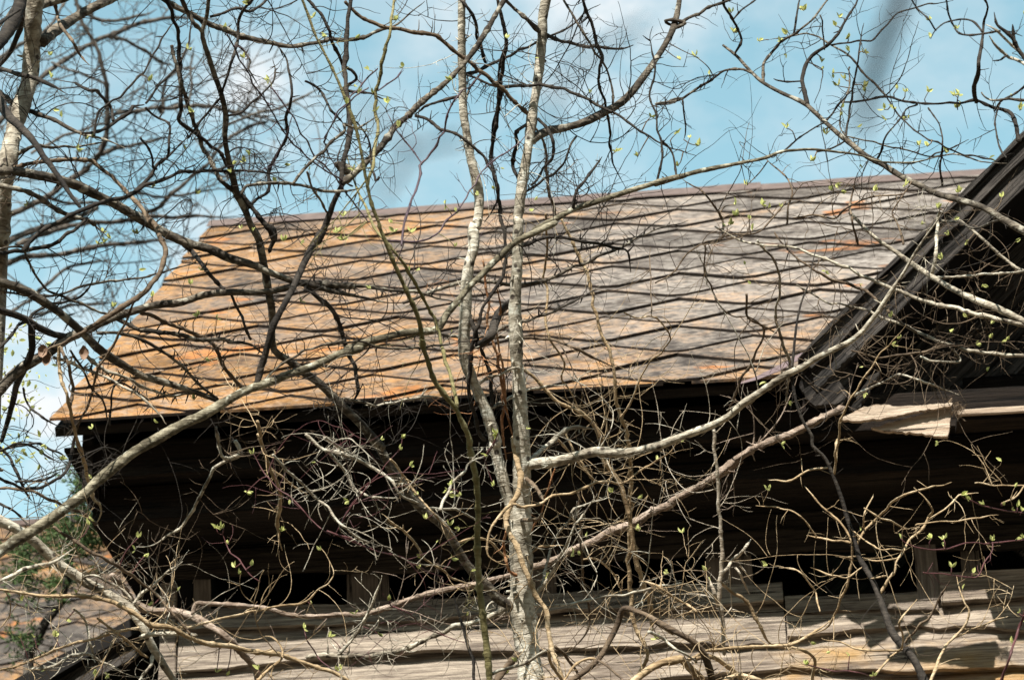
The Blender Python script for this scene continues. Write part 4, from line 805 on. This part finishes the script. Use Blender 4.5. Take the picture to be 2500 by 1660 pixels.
('VC','vine_stem','tan',(2,2,2,3,),0.3,0.5,0,((1523,763),(1558,775),(1592,771),(1623,794),(1636,825),(1623,855),(1588,882),(1565,920),(1550,955),(1527,1001),(1512,1020))),
('VC','vine_stem','brown',(1.5,1.5,),0.2,0.2,0,((1591,771),(1588,683),(1588,603))),
('VC','vine_stem','tan',(3,3,2,),0.2,0.8,0,((1378,1052),(1412,1117),(1451,1171),(1481,1175),(1527,1175),(1561,1152),(1596,1129),(1638,1102),(1653,1068))),
('VC','vine_stem','brown',(3,3,3,),0.2,0.6,0,((1412,1198),(1416,1290),(1420,1366),(1428,1431),(1439,1500),(1431,1542),(1389,1592))),
('VC','vine_stem','tan',(3,2,),0.2,0.6,0,((1359,1071),(1397,1110),(1443,1167),(1458,1175))),
('VC','vine_stem','tan',(2.5,2.5,),0.2,0.8,0,((1420,1366),(1458,1366),(1489,1393),(1508,1416),(1519,1450))),
('VD','vine_stem','tan',(6,7,7,7,6,6,6,),-0.2,0.15,0,((1252,1073),(1255,1068),(1259,1110),(1271,1159),(1267,1202),(1244,1232),(1236,1267),(1244,1305),(1267,1343),(1278,1385),(1294,1420),(1313,1458),(1332,1489),(1340,1538),(1347,1588),(1366,1634),(1382,1672))),
('VD','vine_stem','tan',(3,3.5,3.5,3,),-0.1,0.4,0,((1458,1175),(1412,1198),(1351,1213),(1317,1228),(1278,1238),(1252,1232),(1221,1259),(1198,1290),(1188,1324),(1190,1355),(1217,1374),(1236,1378))),
('VD','vine_stem','tan',(3,3.5,3,),-0.1,0.4,0,((1118,1324),(1144,1316),(1175,1316),(1202,1328),(1225,1351),(1259,1358),(1290,1351),(1317,1336),(1355,1332),(1378,1332))),
('RV','vine_stem','rope',(5,5,5,6,6,7,8,8,8,7,),0.2,0.5,0.3,((471,1500),(478,1473),(509,1473),(574,1477),(651,1485),(708,1500),(765,1504),(842,1500),(877,1500),(926,1489),(972,1473),(1030,1454),(1087,1439),(1144,1429),(1194,1418),(1240,1406),(1297,1385),(1355,1366),(1397,1343),(1443,1324),(1489,1297),(1546,1278),(1596,1248),(1642,1228),(1638,1225),(1696,1194),(1753,1156),(1799,1121),(1845,1091),(1845,1092),(1891,1073),(1925,1062),(1964,1043),(2002,1024),(2040,1004),(2059,995))),
('RV','vine_stem','rope',(8,9,8,7,),0.1,1,0.6,((268,1404),(298,1427),(325,1469),(364,1489),(421,1492),(478,1508),(517,1531),(555,1557),(593,1596),(620,1626),(631,1665))),
('RV','vine_stem','rope',(3,3,),0.1,0.7,0,((1814,1127),(1784,1148),(1761,1163),(1726,1186))),
('VV','vine_stem','pale',(4,4,4,4,5,5,5,5,),0.1,0.4,0.3,((1742,1049),(1745,1098),(1751,1156),(1753,1213),(1759,1274),(1761,1328),(1761,1385),(1757,1435),(1759,1481),(1765,1538),(1768,1596))),
('VV','vine_stem','tan',(4,4,4,),0.1,0.6,0,((1753,1416),(1791,1446),(1822,1469),(1841,1500),(1860,1534),(1876,1565),(1891,1577))),
('VV','vine_stem','pale',(4,4,3,),0.1,1,0.3,((1761,1401),(1791,1366),(1814,1343),(1833,1316))),
('VV','vine_stem','pale',(5,4,),0.1,0.5,0,((1753,1477),(1745,1446),(1730,1416),(1715,1393))),
('VV','vine_stem','pale',(3,3,),0.1,0.8,0,((1795,1385),(1810,1404),(1822,1427),(1830,1450))),
('BR','trunk','brown',(8,7,7,7,7,7,7,8,9,),-0.1,0.5,0.1,((1374,1688),(1389,1665),(1428,1638),(1462,1607),(1489,1561),(1508,1523),(1523,1485),(1565,1496),(1604,1515),(1642,1542),(1600,1515),(1650,1542),(1696,1569),(1722,1603),(1738,1657),(1745,1695))),
('BR','branch','tan',(10,9,9,8,),0.1,1,0.2,((1535,1672),(1584,1634),(1623,1615),(1665,1607),(1631,1615),(1661,1607),(1688,1634),(1715,1660),(1726,1688))),
('BR','branch','tan',(4,4,4,4,),0.2,1,0.1,((1677,1611),(1726,1588),(1765,1582),(1830,1578),(1887,1577),(1929,1573),(1967,1554),(2002,1534),(2025,1515))),
('BR','branch','tan',(4,4,4,),0.2,1.2,0.2,((1887,1577),(1944,1584),(1979,1596),(1990,1622),(1983,1672))),
('BR','branch','tan',(6,6,5,),0.2,1,0.2,((1699,1607),(1738,1603),(1772,1622),(1799,1645),(1818,1672))),
('BR','branch','tan',(6,5,),0.1,1.3,0.1,((1753,1672),(1791,1649),(1845,1657),(1898,1665))),
('BR','branch','brown',(8,8,8,),0.1,0.4,0.1,((1198,1680),(1232,1634),(1255,1607),(1263,1596))),
('BR','branch','brown',(3,3,3,),0.2,0.8,0,((1458,1611),(1485,1626),(1516,1653),(1527,1680))),
('BR','branch','grey',(4,3,3,),0.2,1.2,0.2,((1584,1542),(1623,1561),(1653,1584),(1700,1615))),
('BR','branch','brown',(4,3,),0.2,1.1,0,((1355,1577),(1385,1607),(1412,1645),(1420,1672))),
('BR','branch','tan',(4,4,3,),0.2,0.8,0,((1340,1588),(1343,1615),(1366,1653),(1382,1688))),
('BR','branch','tan',(3,3,),0.2,1.2,0,((1374,1668),(1401,1630),(1431,1607),(1458,1611))),
('BR','branch','grey',(4,4,),0.2,1,0,((1194,1649),(1232,1634),(1267,1622),(1301,1603),(1332,1588))),
('BR','branch','dark',(4,4,3,),0.1,0.7,0,((1160,1688),(1152,1611),(1133,1546),(1118,1489),(1106,1446))),
('BR','branch','tan',(3,3,),0.1,1.2,0,((1700,1492),(1672,1473),(1623,1443),(1596,1427),(1561,1420))),
('BG','branch','far',(7.5,7.5,6.75,6,5.25,4.5,),0,0.88,0,((-23,543),(57,509),(115,478),(172,440),(214,409),(245,379),(260,325),(264,268),(260,210),(249,153),(230,107),(199,50),(184,0),(176,-23))),
('BG','branch','far',(6.75,6,5.25,3.75,),0.5,0.88,0,((-11,306),(46,245),(96,195),(153,153),(199,122),(237,99),(287,80),(344,57),(402,46),(459,42),(536,50))),
('BG','branch','far',(5.25,5.25,4.5,3,),0.5,0.88,0,((264,291),(291,276),(344,272),(402,264),(459,260),(536,266),(612,291),(670,318))),
('BG','branch','far',(6.75,6,4.5,3,),0.5,0.77,0,((38,600),(96,574),(153,555),(230,543),(306,540),(383,532),(497,530),(593,530))),
('BG','branch','far',(7.5,6.75,5.25,3,),0.5,0.77,0,((-15,656),(57,629),(153,622),(230,603),(306,595),(383,589),(440,593))),
('BG','branch','far',(9,7.5,6,),0.5,0.77,0,((-15,607),(57,572),(115,553),(172,538),(237,507))),
('BG','branch','far',(5.25,4.5,3.75,),0.5,0.88,0,((325,528),(383,509),(421,474),(459,440),(509,398),(555,344),(597,314),(651,298))),
('BG','branch','far',(5.25,4.5,3,),0.5,0.88,0,((245,379),(283,364),(325,352),(383,341),(421,337))),
('BG','branch','far',(3.75,3,),0.5,0.88,0,((260,207),(214,188),(161,168),(126,153))),
('BG','branch','far',(3.75,3,),0.5,0.88,0,((459,260),(467,214),(465,161),(474,115))),
('BG','branch','far',(6,4.5,3,),0.5,0.88,0,((-11,153),(23,126),(50,107),(96,88),(134,46),(161,0))),
('BG','branch','far',(4.5,3.75,),0.5,0.88,0,((268,92),(306,99),(344,119),(383,142),(421,161))),
('BG','branch','far',(4.5,3.75,2.25,),0.5,0.88,0,((115,482),(161,497),(214,494),(268,497),(344,474),(402,482),(478,471),(574,459))),
('BG','branch','far',(4.5,3,),0.5,0.88,0,((184,11),(222,38),(268,54),(329,42),(383,23))),
('BG','branch','far',(4.5,3,),0.5,0.77,0,((383,260),(398,276),(402,214),(432,161),(474,96))),
('BG','branch','far',(4.5,3.75,),0.5,0.88,0,((-8,775),(57,744),(115,691),(161,656),(214,645),(268,633))),
('BG','branch','far',(4.5,3.75,),0.5,0.88,0,((77,767),(134,760),(172,744),(230,744),(276,737))),
('BG','branch','far',(3.75,3,),0.5,0.88,0,((77,375),(134,344),(184,325),(230,306),(264,302))),
('BG','branch','far',(3.75,3,),0.5,0.88,0,((555,306),(612,283),(670,268),(727,245),(784,214))),
('BG','branch','far',(3.75,2.25,),0.5,0.99,0,((536,268),(593,276),(651,291),(700,306))),
('SL','branch','dark',(4,4,3,),0,1.8,0,((-11,1083),(23,1117),(42,1159),(61,1194),(77,1221))),
('SL','branch','dark',(4,3,3,),0,1.8,0,((-11,1225),(23,1240),(50,1259),(69,1282))),
('SL','branch','dark',(3,3,),0,1.8,0,((-8,1104),(38,1085),(77,1089),(115,1115),(145,1130))),
('SL','branch','dark',(3,3,),0,1.8,0,((57,947),(69,985),(99,1016),(142,1039))),
('SL','branch','dark',(3,3,),0,1.8,0,((-8,1102),(38,1091),(84,1083),(126,1098),(165,1121))),
('SL','branch','dark',(3,3,),0,1.8,0,((38,1175),(77,1175),(115,1167),(145,1152))),
('NT','branch','neartwig',(21,22,21,18,11,),0,0,0,((2216,-61),(2182,46),(2159,96),(2140,161),(2124,214),(2113,268),(2105,329))),
('NT','branch','neartwig',(7,7,6,),0,0,0,((1573,57),(1539,77),(1470,126),(1393,184),(1355,237),(1343,344),(1351,478))),
('NT','branch','neartwig',(7,8,7,),0,0,0,((1412,73),(1389,88),(1374,115))),
('NT','branch','neartwig',(8,9,8,),0,0,0,((1129,337),(1068,352),(1014,364),(976,413),(926,494))),
('NT','branch','neartwig',(6,7,),0,0,0,((877,245),(930,298),(991,352),(1014,367))),
]

# ------------------------------------------------------------------ trees, shrubs and vines
def catmull(P, step):
    P = np.asarray(P, float); n = len(P)
    if n < 3:
        k = max(2, int(np.linalg.norm(P[-1] - P[0]) / step)); t = np.linspace(0, 1, k + 1)[:, None]; return P[0] * (1 - t) + P[-1] * t
    out = []
    for i in range(n - 1):
        p0 = P[max(i - 1, 0)]; p1 = P[i]; p2 = P[i + 1]; p3 = P[min(i + 2, n - 1)]
        k = max(1, int(round(np.linalg.norm((p2 - p1)[:2]) / step)))
        t = np.arange(k)[:, None] / k
        out.append(.5 * ((2 * p1) + (p2 - p0) * t + (2 * p0 - 5 * p1 + 4 * p2 - p3) * t ** 2 + (3 * p1 - p0 - 3 * p2 + p3) * t ** 3))
    out.append(P[-1:]); return np.concatenate(out)
class Tubes:
    """many tapered tubes gathered into one mesh"""
    def __init__(s): s.v = []; s.q = []; s.n = 0
    def add(s, P, r, sides=5, tip=True):
        P = np.asarray(P, float); r = np.asarray(r, float); n = len(P)
        T = np.gradient(P, axis=0); T /= np.linalg.norm(T, axis=1)[:, None] + 1e-12
        U = np.zeros_like(P); u = np.cross(T[0], (.31, .53, .79)); u /= np.linalg.norm(u); U[0] = u
        for i in range(1, n):
            u = U[i - 1] - T[i] * (U[i - 1] @ T[i]); U[i] = u / (np.linalg.norm(u) + 1e-12)
        V = np.cross(T, U); a = np.arange(sides) * 2 * np.pi / sides
        rr = r[:, None] if r.ndim == 1 else r
        ring = P[:, None] + rr[:, :, None] * (np.cos(a)[None, :, None] * U[:, None] + np.sin(a)[None, :, None] * V[:, None])
        base = s.n; s.v.append(ring.reshape(-1, 3)); i = np.arange(n - 1)[:, None] * sides; j = np.arange(sides)[None]; j2 = (j + 1) % sides
        s.q.append(np.stack((base + i + j, base + i + j2, base + i + sides + j2, base + i + sides + j), -1).reshape(-1, 4)); s.n += n * sides
        c = base + np.array(((0, 1, 2, 3),)) if sides == 4 else None
        if sides >= 4:                                      # close both ends
            s.v.append(np.array((P[0] - T[0] * r.flat[0] * .3, P[-1] + T[-1] * r.flat[-1] * (1.2 if tip else .2)))); e0, e1 = s.n, s.n + 1; s.n += 2
            jj = np.arange(sides); k2 = (jj + 1) % sides
            s.q.append(np.stack((np.full(sides, e0), base + k2, base + jj, base + jj), -1)); tb = base + (n - 1) * sides
            s.q.append(np.stack((np.full(sides, e1), tb + jj, tb + k2, tb + k2), -1))
    def build(s, name, mat, parent=None, root=None, mat2=None, nfirst=0):
        if not s.v: return None
        v = np.concatenate(s.v); q = np.concatenate(s.q)
        tri = q[:, 2] == q[:, 3]; loops = np.concatenate((q[~tri].ravel(), q[tri][:, :3].ravel())); nq = (~tri).sum(); ntri = tri.sum()
        me = bpy.data.meshes.new(name); me.vertices.add(len(v)); me.vertices.foreach_set('co', v.ravel())
        me.loops.add(len(loops)); me.loops.foreach_set('vertex_index', loops)
        st = np.concatenate((np.arange(nq) * 4, nq * 4 + np.arange(ntri) * 3)); me.polygons.add(nq + ntri)
        me.polygons.foreach_set('loop_start', st); me.polygons.foreach_set('loop_total', np.concatenate((np.full(nq, 4), np.full(ntri, 3))))
        me.polygons.foreach_set('use_smooth', np.ones(nq + ntri, bool)); me.update(calc_edges=True); me.validate()
        o = link(name, me, mat)
        if mat2 is not None:                                # shoots carry their own, darker bark
            me.materials.append(mat2); idx = (np.concatenate((np.arange(len(q))[~tri], np.arange(len(q))[tri])) >= nfirst).astype(np.int32)
            if len(me.polygons) == len(idx): me.polygons.foreach_set('material_index', idx)
        if parent is not None:
            o.parent = parent
            if parent is root: o.matrix_parent_inverse = Matrix.Translation(-Vector(root.location))
        return o
MM = .001
VIEW = B[:, 2]
def unit(v): return v / (np.linalg.norm(v) + 1e-12)
def grow(tw, tips, p, d, length, r, lev, rng, sub=1.0, step=.016, zig=.34, sag=0.0):
    n = max(3, int(length / step)); P = [p]; d = unit(d); curl = rng.normal(0, .10, 3)
    for i in range(n):
        d = unit(d + rng.normal(0, zig, 3) * (.55, .55, .55) + np.array((0, 0, sag)) + curl)
        P.append(P[-1] + d * step * rng.uniform(.7, 1.3))
    P = np.array(P); rr = r * np.linspace(1, .38, len(P)) * (1 + rng.normal(0, .09, len(P)))
    tw.add(P, rr, 4)
    tips.append((P[-1], unit(P[-1] - P[-2])))
    if lev > 0:
        k = rng.poisson(n * .17 * sub)
        for _ in range(k):
            i = rng.integers(1, len(P) - 1); t = unit(P[i + 1] - P[i])
            side = unit(np.cross(t, VIEW) * rng.choice((-1, 1)) + rng.normal(0, .45, 3))
            grow(tw, tips, P[i], t * rng.uniform(.4, 1) + side, length * rng.uniform(.25, .6), r * .72, lev - 1, rng, sub, step, zig, sag)
def leaf(mb, p, d, size, rng):
    d = unit(d); side = unit(np.cross(d, rng.normal(0, 1, 3))); nn = np.cross(d, side); w = size * rng.uniform(.2, .3)
    c = nn * size * .12
    mb.add([p, p + d * size * .35 + side * w - c, p + d * size * .7 + side * w * .75 - c, p + d * size, p + d * size * .7 - side * w * .75 - c, p + d * size * .35 - side * w - c, p + d * size * .4 + c * .4],
           [(0, 1, 6), (1, 2, 6), (2, 3, 6), (3, 4, 6), (4, 5, 6), (5, 0, 6)])

plants = {}; curves = {}; owner = {}; sizes = {}
for k, (name, lab, cat, dep, leaves, grp) in PLANTS.items(): plants[k] = None
def build_branch(idx, spec):
    key, part, mat, radii, dd, dens, thorn, px = spec
    name, lab, cat, dep, leafy, grp = PLANTS[key]
    rng = np.random.default_rng(100 + idx)
    px = np.array(px, float)
    d0 = None; d1 = None
    for (cp, cd, cr) in curves.get(key, ()):                # spring from the stem it touches
        for e, pt in ((0, px[0]), (1, px[-1])):
            q = np.hypot(*(cp - pt).T); i = q.argmin()
            if q[i] < cr[i] + 14:
                if e == 0 and d0 is None: d0 = cd[i]
                if e == 1 and d1 is None: d1 = cd[i]
    d1_free = d1 is None
    if d0 is None and d1 is None: d0 = dep + rng.normal(0, .06) * (dep > 2); d1 = d0 + dd
    elif d0 is None: d0 = d1 - dd
    elif d1 is None: d1 = d0 + dd * rng.choice((1, 1, 1, -.6))
    big = max(radii)
    s = np.concatenate(((0,), np.cumsum(np.hypot(*np.diff(px, axis=0).T)))); s /= s[-1]
    if key == 'NT': dpt = np.full(len(px), dep)
    else:
        dpt = d0 + (d1 - d0) * s + np.sin(s * np.pi * rng.uniform(1, 2.5)) * rng.normal(0, .07) * np.sin(s * np.pi)
    c = catmull(np.column_stack((px, dpt)), 7 if big < 6 else 9)
    n = len(c); t = np.concatenate(((0,), np.cumsum(np.hypot(*np.diff(c[:, :2], axis=0).T)))); t /= t[-1]
    rad = np.interp(t, np.linspace(0, 1, len(radii)), radii)
    if d1_free and radii[-1] < 4.6 and 0 < px[-1][0] < 2500 and 0 < px[-1][1] < 1660 and key != 'NT': rad = rad * np.interp(t, (0, .8, 1), (1, 1, .32))
    curves.setdefault(key, []).append((c[:, :2].copy(), c[:, 2].copy(), rad)); owner.setdefault(key, [])
    if big < 8 and key != 'NT':
        k = max(3, n // 3); c[:, 0] += np.interp(np.arange(n), np.linspace(0, n - 1, k), rng.normal(0, 2.1, k)) * np.sin(np.pi * np.clip(t, 0, 1)) ** .3
        c[:, 1] += np.interp(np.arange(n), np.linspace(0, n - 1, k), rng.normal(0, 2.1, k)) * np.sin(np.pi * np.clip(t, 0, 1)) ** .3
    W = np.array([at(x, y, d) for x, y, d in c]); rw = rad * c[:, 2] / FPX
    if part == 'trunk' and key in GROUNDED and idx in FIRST[key]:   # the stem goes on down to the ground, outside the picture
        up = W[0][2] > W[-1][2]
        end = W[-1] if up else W[0]; rr0 = rw[-1] if up else rw[0]
        drift = unit((W[-1] - W[-8]) if up else (W[0] - W[7])) * .6; drift[2] = 0
        zz = np.linspace(0, 1, 30)[1:, None]; ext = end + drift * np.sqrt(zz) * .8 + np.array((0, 0, -1.)) * (end[2] + .05) * zz
        er = rr0 * (1 + .5 * zz[:, 0])
        if up: W = np.concatenate((W, ext)); rw = np.concatenate((rw, er))
        else: W = np.concatenate((ext[::-1], W)); rw = np.concatenate((er[::-1], rw))
    for e in (0, 1):
        ex, ey = px[-1 if e else 0]
        if (ex < 2 or ex > 2498 or ey < 2) and max(rw[0], rw[-1]) > .0018 and key != 'NT':
            if not e: W = W[::-1]; rw = rw[::-1]
            dr = unit(W[-1] - W[-6]); P = [W[-1]]; r_ = rw[-1]; k_ = int(min(34, 10 + r_ * 2600)); bend = rng.normal(0, .03, 3)
            for _ in range(k_): dr = unit(dr + bend + rng.normal(0, .07, 3)); P.append(P[-1] + dr * .02)
            W = np.concatenate((W, np.array(P[1:]))); rw = np.concatenate((rw, r_ * np.linspace(1, .3, k_)))
            if not e: W = W[::-1]; rw = rw[::-1]
    if plants[key] is None: plants[key] = empty(name, lab, cat, tuple(W[np.argmin(W[:, 2])]), grp); sizes[key] = 0
    root = plants[key]
    sides = 5 if big < 4 else 7 if big < 8 else 12 if big < 13 else 16
    m_ = len(W); ang = np.arange(sides)
    rough = .05 if big > 8 else .09
    lump = 1 + rng.normal(0, rough, (m_, sides)) * (1 if big > 5 else .8)
    lump += np.interp(np.arange(m_), np.linspace(0, m_ - 1, max(3, m_ // 5)), rng.normal(0, .07, max(3, m_ // 5)))[:, None]
    if big < 9:                                             # swollen nodes
        for i in range(rng.integers(2, 5), m_ - 1, 5): lump[min(i + rng.integers(0, 3), m_ - 1)] *= rng.uniform(1.1, 1.45)
    if mat == 'rope': lump += .28 * np.sin(ang[None] * 2.4 + np.arange(m_)[:, None] * .28) + rng.normal(0, .12, (m_, sides))
    if key == 'LA' and part == 'trunk': mat = 'mottled'
    if mat == 'grey' and part != 'trunk' and key in ('TH', 'LT', 'LA', 'GT', 'RS') and px[:, 1].mean() < (880 if key != 'RS' else 560): mat = 'limb'  # grey limbs high in view turn darker, their backlit shade put into the bark
    if key == 'GT' and part == 'trunk': mat = 'trunkpale'
    tb = Tubes(); tb.add(W, rw[:, None] * lump, sides)
    if part == 'trunk' and big > 9 and mat in ('grey', 'trunkpale'):       # knots and spur stubs
        for _ in range(int(len(px) * 1.3)):
            i = rng.integers(4, len(W) - 4); tt = unit(W[i + 1] - W[i - 1]); sd_ = unit(np.cross(tt, rng.normal(0, 1, 3)) - VIEW * .4)
            L_ = rw[i] * rng.uniform(.25, .8); q = W[i] + sd_ * rw[i] * .85; h = rw[i] * rng.uniform(.10, .26)
            tb.add(np.array([q - sd_ * h, q, q + sd_ * L_ * .5 + rng.normal(0, .002, 3), q + sd_ * L_ + rng.normal(0, .003, 3)]), np.array((1.5, 1.2, .9, .5)) * h, 6)
    lm = MB(); nstem = sum(len(a) for a in tb.q); tm = None
    if dens > 0 or thorn > 0:
        tw = tb; tips = []
        plen = np.hypot(*np.diff(c[:, :2], axis=0).T).sum(); sc = c[:, 2].mean() / FPX
        k = rng.poisson(plen / 36 * dens)
        far = key == 'BG'
        for _ in range(k):
            i = rng.integers(2, len(W) - 2) if W[0][2] > 3 and W[-1][2] > 3 else rng.integers(2, n - 2); tt = unit(W[i + 1] - W[i - 1]) * rng.choice((1, 1, 1, -.4))
            side = unit(np.cross(tt, VIEW) * rng.choice((-1, 1)) + rng.normal(0, .5, 3))
            Lg = rng.choice((rng.uniform(22, 80), rng.uniform(80, 190), rng.uniform(190, 400)), p=(.66, .23, .11)) * (1.5 if far else 1) * sc
            if key in ('RD', 'BT'): Lg *= .6
            r0 = min(rng.uniform(.95, 1.55) * (1.35 if Lg > 190 * sc else 1) * (1.5 if far else 1), rw[i] / sc * .62) * sc
            grow(tw, tips, W[i], tt * rng.uniform(.2, .9) + side, Lg, r0, 2 if Lg > 70 * sc else 1, rng, 1.5 if far else .9, 12 * sc * (1.5 if far else 1), .30 if Lg < 190 * sc else .15, .015)
        if key in ('GT', 'LL', 'VC', 'RS', 'BT', 'LA', 'VV', 'BR') and px[:, 1].mean() > 560 and rng.random() < (.55 if key == 'BT' else 1):      # long thin wisps
            for _ in range(rng.poisson(plen / 150)):
                i = rng.integers(2, n - 2); tt = unit(W[i + 1] - W[i - 1]) * rng.choice((1, -1)); side = unit(np.cross(tt, VIEW) * rng.choice((-1, 1)) + rng.normal(0, .6, 3))
                grow(tw, tips, W[i], tt * rng.uniform(0, 1.2) + side, rng.uniform(110, 420) * sc, rng.uniform(.85, 1.25) * sc, 1, rng, .45, 11 * sc, .11, .01)
        k = rng.poisson(plen / 26 * thorn)
        for _ in range(k):                                  # short stiff spurs and thorns
            i = rng.integers(2, n - 2); tt = unit(W[i + 1] - W[i - 1])
            side = unit(np.cross(tt, VIEW) * rng.choice((-1, 1)) + rng.normal(0, .35, 3)); Lg = rng.uniform(8, 24) * sc; r0 = rng.uniform(1.6, 2.6) * sc
            q = W[i] + side * rw[i] * .7; b_ = unit(side + tt * rng.normal(0, .4))
            tw.add(np.array([q, q + b_ * Lg * .5, q + b_ * Lg + rng.normal(0, .001, 3)]), np.array((1, .75, .35)) * r0, 4)
        tm = {'limb': 'dark_bark', 'mottled': 'dark_bark', 'grey': 'dark_bark' if key not in ('RS', 'LL', 'GT', 'YV') else 'brown_bark', 'green': 'green_bark', 'far': 'far_bark', 'tan': 'tan_bark', 'rope': 'rope_bark'}.get(mat, BARK[mat])
        if key == 'GT' and px[:, 1].mean() > 900: tm = 'grey'
        if key == 'LL' and mat == 'grey': tm = 'grey'
        if leafy and tips:
            for (p, d) in tips:
                if rng.random() < leafy:
                    for _ in range(rng.integers(1, 4)): leaf(lm, p, d + rng.normal(0, .5, 3), rng.uniform(9, 19) * sc, rng)
    ob = tb.build(part, M[BARK[mat]], root, root, M[tm] if tm else None, nstem); owner[key].append(ob)
    if lm.v:
        lo = lm.build('leaves', M['leaf']); lo.parent = ob
FIRST = {}
for i, sp in enumerate(BRANCHES):
    if sp[1] == 'trunk': FIRST.setdefault(sp[0], set()).add(i)
GROUNDED = {'GT', 'GS', 'LT', 'BT', 'LL', 'BR'}
FIRST['GT'] = {min(FIRST['GT'])}
for i, sp in enumerate(BRANCHES): build_branch(i, sp)

# young leaves opening at the shoot ends, as the photograph shows them
for key, pts in LEAVES.items():
    root = plants[key]; rng = np.random.default_rng(sum(map(ord, key)))
    for (x, y) in pts:
        best = None; lm = MB()
        for ci, (cp, cd, cr) in enumerate(curves[key]):
            q = np.hypot(*(cp - (x, y)).T); i = q.argmin()
            if best is None or q[i] < best[0]: best = (q[i], cd[i], cp[i], ci)
        d = best[1]; p = at(x, y, d); sc = d / FPX; par = owner[key][best[3]]
        if 5 < best[0] < 90:
            q = at(best[2][0], best[2][1], d); mid = (p + q) / 2 + rng.normal(0, 4, 3) * sc; cc = catmull(np.array((q, mid, p)), .006)
            st = Tubes(); st.add(cc, np.linspace(1.7, 1.1, len(cc)) * sc, 4)
            st.build('shoot', M['red_bark'] if key in ('RD', 'LL') else M['green_bark'] if key == 'GS' else M['brown_bark'], par, root)
        a0 = unit(np.array((0, 0, 1.)) + rng.normal(0, .35, 3))
        for k in range(rng.integers(2, 5)): leaf(lm, p, a0 + rng.normal(0, .45, 3), rng.uniform(11, 21) * sc, rng)
        o = lm.build('leaves', M['leaf']); o.parent = par

# dead curled leaves caught on the vine at the left
for (x, y) in ((103, 855), (205, 860), (112, 873)):
    mb = MB(); p = at(x, y, 7.2); rng = np.random.default_rng(x); rows = []
    for i in range(7):
        for j in range(5):
            a = (j - 2) * .75; w = math.sin(math.pi * (i + .4) / 7.2) * .011
            rows.append(p + np.array((math.sin(a) * w + rng.normal(0, .001), math.cos(a) * w, -.005 * i + .015 + rng.normal(0, .001))))
    mb.add(rows, [(i * 5 + j, i * 5 + j + 1, i * 5 + j + 6, i * 5 + j + 5) for i in range(6) for j in range(4)])
    o = mb.build('dead_leaf', M['curl'], plants['HV'], True)

# ------------------------------------------------------------------ juniper between the barn and the lower house
jun = empty('juniper', 'blurred green juniper growing in front of the lower house roof', 'conifer', (-2.6, 12.6, 0))
rng = np.random.default_rng(3); tb = Tubes()
stem = [at(x, y, 13.0) for x, y in ((178, 1230), (176, 1300), (170, 1380), (150, 1470), (110, 1520), (70, 1600))]
e = np.array(stem[-1]); stem += [np.array((e[0], e[1], e[2] * k)) for k in (.7, .35, 0)]
S = catmull(np.array(stem), .06); tb.add(S, np.linspace(.008, .03, len(S)), 8); tb.build('trunk', M['far_bark'], jun, jun)
mb = MB()
for (x, y, rr, nn) in ((150, 1310, 32, 16), (180, 1345, 36, 18), (60, 1360, 32, 14), (60, 1415, 36, 14), (205, 1180, 34, 16), (215, 1240, 40, 20), (240, 1270, 30, 12), (140, 1420, 30, 8), (60, 1575, 36, 10), (200, 1145, 22, 8), (240, 1305, 26, 8), (90, 1330, 26, 8)):
    for k in range(nn * 3):
        q = at(x + rng.normal(0, rr * .55), y + rng.normal(0, rr * .6), 13.0 + rng.normal(0, .12)); d = unit(rng.normal(0, 1, 3) + np.array((.3, 0, .5)))
        for j in range(16):
            o_ = q + d * .004 * j + rng.normal(0, .005, 3); dd = unit(d + rng.normal(0, .7, 3)); s_ = unit(np.cross(dd, rng.normal(0, 1, 3))) * .0032; L_ = rng.uniform(.016, .034)
            mb.add([o_, o_ + dd * L_ * .5 + s_, o_ + dd * L_, o_ + dd * L_ * .5 - s_], [(0, 1, 2, 3)])
mb.build('crown', M['conifer'], jun)
# leafy shrub, out of focus, at the far left
shb = plants['SL']; mb = MB()
for k in range(130):
    x = abs(rng.normal(0, 60)); y = rng.uniform(780, 1150); q = at(x, y, 8.5 + rng.normal(0, .15)); leaf(mb, q, rng.normal(0, 1, 3), rng.uniform(.008, .022), rng)
mb.build('leaves', M['leaf'], shb)
scene.render.engine = 'CYCLES'
